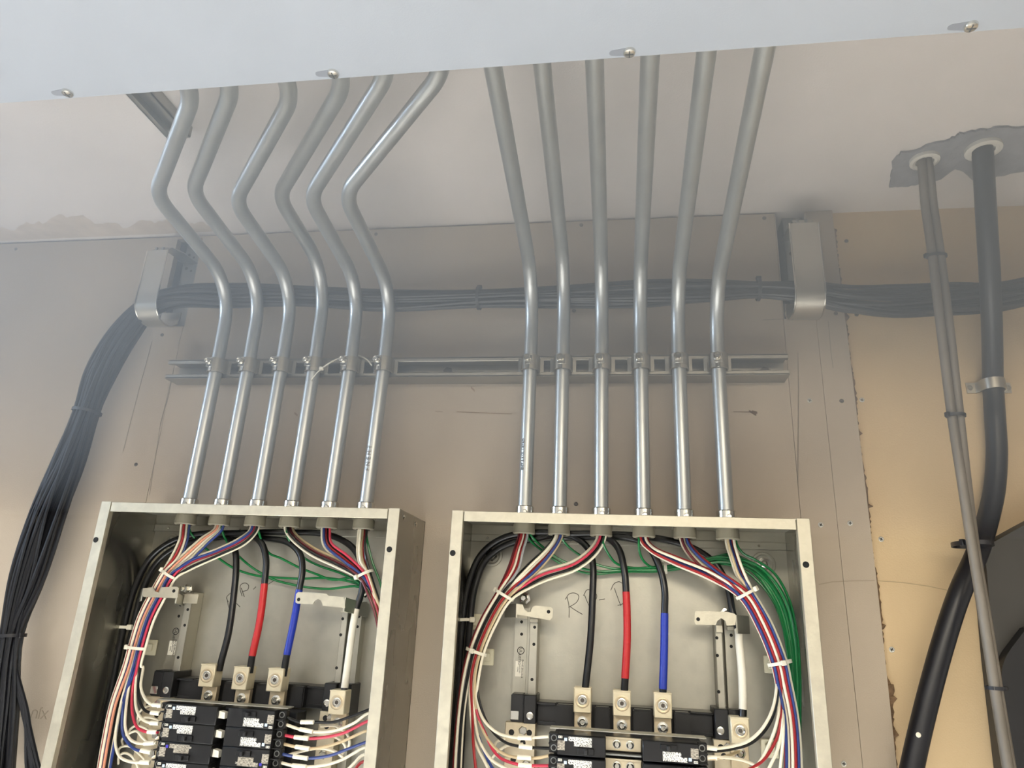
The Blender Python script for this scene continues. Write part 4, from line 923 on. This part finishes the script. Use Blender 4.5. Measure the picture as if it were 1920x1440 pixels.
for k in range(4):
    off = k*4.5-7
    wire('G', [U(*p) for p in [(1330+k*3, 1046, .024), (1372, 1044+off*.6, .030), (1408-off*.3, 1062+off*.8, .040), (1438-off*.6, 1092+off*.7, .048), (1464-off*.8, 1138+off*.4, .052), (1479-off*.9, 1200, .056), (1487-off*.8, 1280, .058), (1489-off*.7, 1360, .058), (1489-off*.6, 1480, .058)]],
         'green wire in the thick green bend beside the right flange of the right panel', 'green wires of the thick bend in the right panel', .0021, (), 6, 'ground_wire')
# --- thick feeders
FR = .0054
def feeder(pts, i0, i1, mt, label, n=8, r=FR):
    path = crom(pts, n); o = MB().tube(path, r, 14).build('feeder_cable', 'feeder'); tag(o, label, 'cable')
    if mt: MB().tube(path[i0*n:i1*n+1], r*1.08, 14).build('colour_tape', mt, o)
    return o
def lhs(base, k):
    """left-hand riser slots: pairs side by side"""
    col, row = k % 2, k//2
    return [U(x+(col*2-1)*w[0], y+(col*2-1)*w[1], d+(row*2-1)*.0056) for x, y, d, *w in base]
BR = [(852, 1500, .030, -7, 0), (858, 1400, .030, -7, 0), (864, 1300, .030, -7, 0), (873, 1180, .030, -7, -1), (884, 1100, .030, -6, -3), (906, 1046, .030, -4, -6), (945, 1016, .032, -2, -7), (1000, 1005, .032, 0, -6)]
RF = [([(1060, 1003, .032), (1088, 1014, .034), (1106, 1034, .042), (1112, 1062, .050), (1111, 1120, .056), (1107, 1200, .062), (1098, 1285, .066), (1096, 1305, .066)], None, 'black phase conductor without tape dropping to the first lug, right panel'),
      ([(1070, 1001, .036), (1130, 1004, .038), (1158, 1026, .046), (1170, 1066, .054), (1174, 1110, .058), (1176, 1190, .062), (1172, 1272, .066), (1170, 1310, .066)], ('t_red', 12, 14), 'black phase conductor wrapped in red tape, right panel'),
      ([(1080, 1008, .030), (1170, 1008, .032), (1212, 1022, .040), (1236, 1062, .050), (1246, 1105, .056), (1246, 1150, .058), (1245, 1230, .062), (1243, 1292, .066), (1243, 1315, .066)], ('t_blue', 13, 15), 'black phase conductor wrapped in blue tape, right panel'),
      ([(1080, 1002, .030), (1200, 1005, .026), (1290, 1024, .024), (1340, 1056, .026), (1364, 1100, .032), (1374, 1150, .034), (1384, 1180, .040), (1386, 1205, .048), (1391, 1260, .056), (1393, 1330, .060), (1392, 1356, .062)], ('t_white', 14, 17), 'black neutral conductor wrapped in white tape, right panel')]
for k, (P, tp, lab) in enumerate(RF):
    feeder(lhs(BR, (2, 3, 0, 1)[k])+[U(*p) for p in P], *((tp[1], tp[2], tp[0]) if tp else (0, 0, None)), lab)
BL = [(186, 1500, .030, -8, 0), (199, 1400, .030, -8, 0), (216, 1300, .030, -8, -1), (240, 1180, .030, -8, -2), (262, 1100, .030, -7, -4), (289, 1050, .030, -5, -6), (325, 1022, .032, -2, -7), (370, 1008, .032, 0, -6)]
LF = [([(410, 1004, .032), (430, 1012, .036), (441, 1032, .044), (443, 1062, .050), (438, 1120, .056), (428, 1190, .062), (415, 1240, .066), (411, 1258, .066)], None, 'black phase conductor without tape dropping to the first lug, left panel'),
      ([(420, 1000, .036), (470, 1003, .040), (491, 1020, .046), (499, 1050, .052), (496, 1095, .058), (487, 1165, .062), (473, 1230, .066), (468, 1262, .066)], ('t_red', 12, 14), 'black phase conductor wrapped in red tape, left panel'),
      ([(430, 1006, .030), (500, 1010, .032), (540, 1017, .038), (563, 1040, .048), (567, 1070, .054), (561, 1106, .058), (552, 1160, .060), (538, 1228, .065), (531, 1268, .066)], ('t_blue', 13, 15), 'black phase conductor wrapped in blue tape, left panel'),
      ([(430, 1000, .028), (540, 998, .026), (620, 1004, .024), (664, 1030, .028), (680, 1070, .036), (678, 1110, .044), (668, 1142, .048), (661, 1180, .052), (653, 1240, .056), (646, 1290, .060), (643, 1310, .062)], ('t_white', 14, 17), 'black neutral conductor wrapped in white tape, left panel')]
for k, (P, tp, lab) in enumerate(LF):
    feeder(lhs(BL, (2, 3, 0, 1)[k])+[U(*p) for p in P], *((tp[1], tp[2], tp[0]) if tp else (0, 0, None)), lab)
# --- ties and adhesive mounts in the panels
def ptie(px, py, d, q0, q1, lat, rx, ry, lab, head):
    loop_tie('cable_tie', U(px, py, d), U(*q1, d)-U(*q0, d), rx, ry, U(px+lat[0], py+lat[1], d)-U(px, py, d), 'tie', lab, None, .0044, .0014, head)
ptie(946, 1116, .068, (963, 1080), (925, 1150), (11, 8), .0150, .0085, 'white tie at the upper neck of the left harness, right panel', 3.4)
ptie(893, 1222, .074, (905, 1190), (885, 1255), (13, 1), .0155, .0085, 'white tie halfway down the left harness, right panel', 1.9)
ptie(1399, 1113, .068, (1380, 1080), (1425, 1155), (12, -6), .0155, .0090, 'white tie at the upper neck of the right harness, right panel', .5)
ptie(1462, 1243, .074, (1448, 1205), (1470, 1280), (13, -2), .0160, .0090, 'white tie halfway down the right harness, right panel', 1.4)
ptie(318, 1077, .066, (338, 1050), (298, 1112), (11, 6), .0150, .0085, 'white tie at the upper neck of the left harness, left panel', 3.0)
ptie(257, 1215, .074, (266, 1185), (250, 1250), (14, 0), .0160, .0085, 'white tie halfway down the left harness, left panel', 2.9)
ptie(683, 1077, .068, (676, 1050), (698, 1112), (10, -6), .0140, .0090, 'white tie round the right harness, left panel', 2.4)
ptie(1247, 1064, .027, (1230, 1065), (1265, 1063), (0, 10), .0085, .0085, 'white tie round the level green wires, right panel', 3.1)
for (x0, y, x1, d, lab) in ((200, 1176, 243, .040, 'white tie strapping the black feeders to the side of the left panel'), (862, 1162, 886, .040, 'white tie strapping the black feeders to the side of the right panel')):
    o = MB().strap([U(x0, y, .052), U((x0+x1)/2, y-.5, .046), U(x1-2, y, .043)], (0, 0, 1), .0046, .0014).build('cable_tie', 'tie'); tag(o, lab, 'cable tie')
    c = U(x1, y, .044); MB().box(c-Vector((.0045, .003, .0042)), c+Vector((.0045, .003, .0042)), .001).build('tie_head', 'tie', o)
for (px, py, lab) in ((279, 1214, 'white adhesive tie mount beside the left harness, left panel'), (893, 1166, 'white adhesive tie mount behind the left harness, upper one in the right panel'), (911, 1232, 'white adhesive tie mount behind the left harness, lower one in the right panel'),
                      (1449, 1246, 'white adhesive tie mount behind the right harness, upper one in the right panel'), (1444, 1404, 'white adhesive tie mount behind the right harness, lower one in the right panel')):
    c = U(px, py, .009); o = MB().box((c.x-.0125, -.0075, c.z-.0125), (c.x+.0125, -.0037, c.z+.0125), .0012).box((c.x-.007, -.0115, c.z-.006), (c.x+.007, -.0075, c.z+.006), .001).build('tie_mount', 'mount'); tag(o, lab, 'tie mount')

# ------------------------------------------------------------------ haze volume added under the ceiling, standing in for lens glare
hm = bpy.data.materials.new('glare_veil'); hm.use_nodes = True; nt = hm.node_tree; nt.nodes.clear()
vs = nt.nodes.new('ShaderNodeVolumeScatter'); vs.inputs['Color'].default_value = (.89, .945, 1, 1); vs.inputs['Density'].default_value = .62
nt.links.new(vs.outputs[0], nt.nodes.new('ShaderNodeOutputMaterial').inputs['Volume']); M['veil'] = hm
hz_ = MB().box((-2.2, -1.60, EYE+.14), (2.19, -.0005, CEIL-.0007)).build('veil', 'veil', smooth=False)
tag(hz_, 'thin pale haze volume added under the ceiling, standing in for lens glare', 'veil', None, 'stuff')
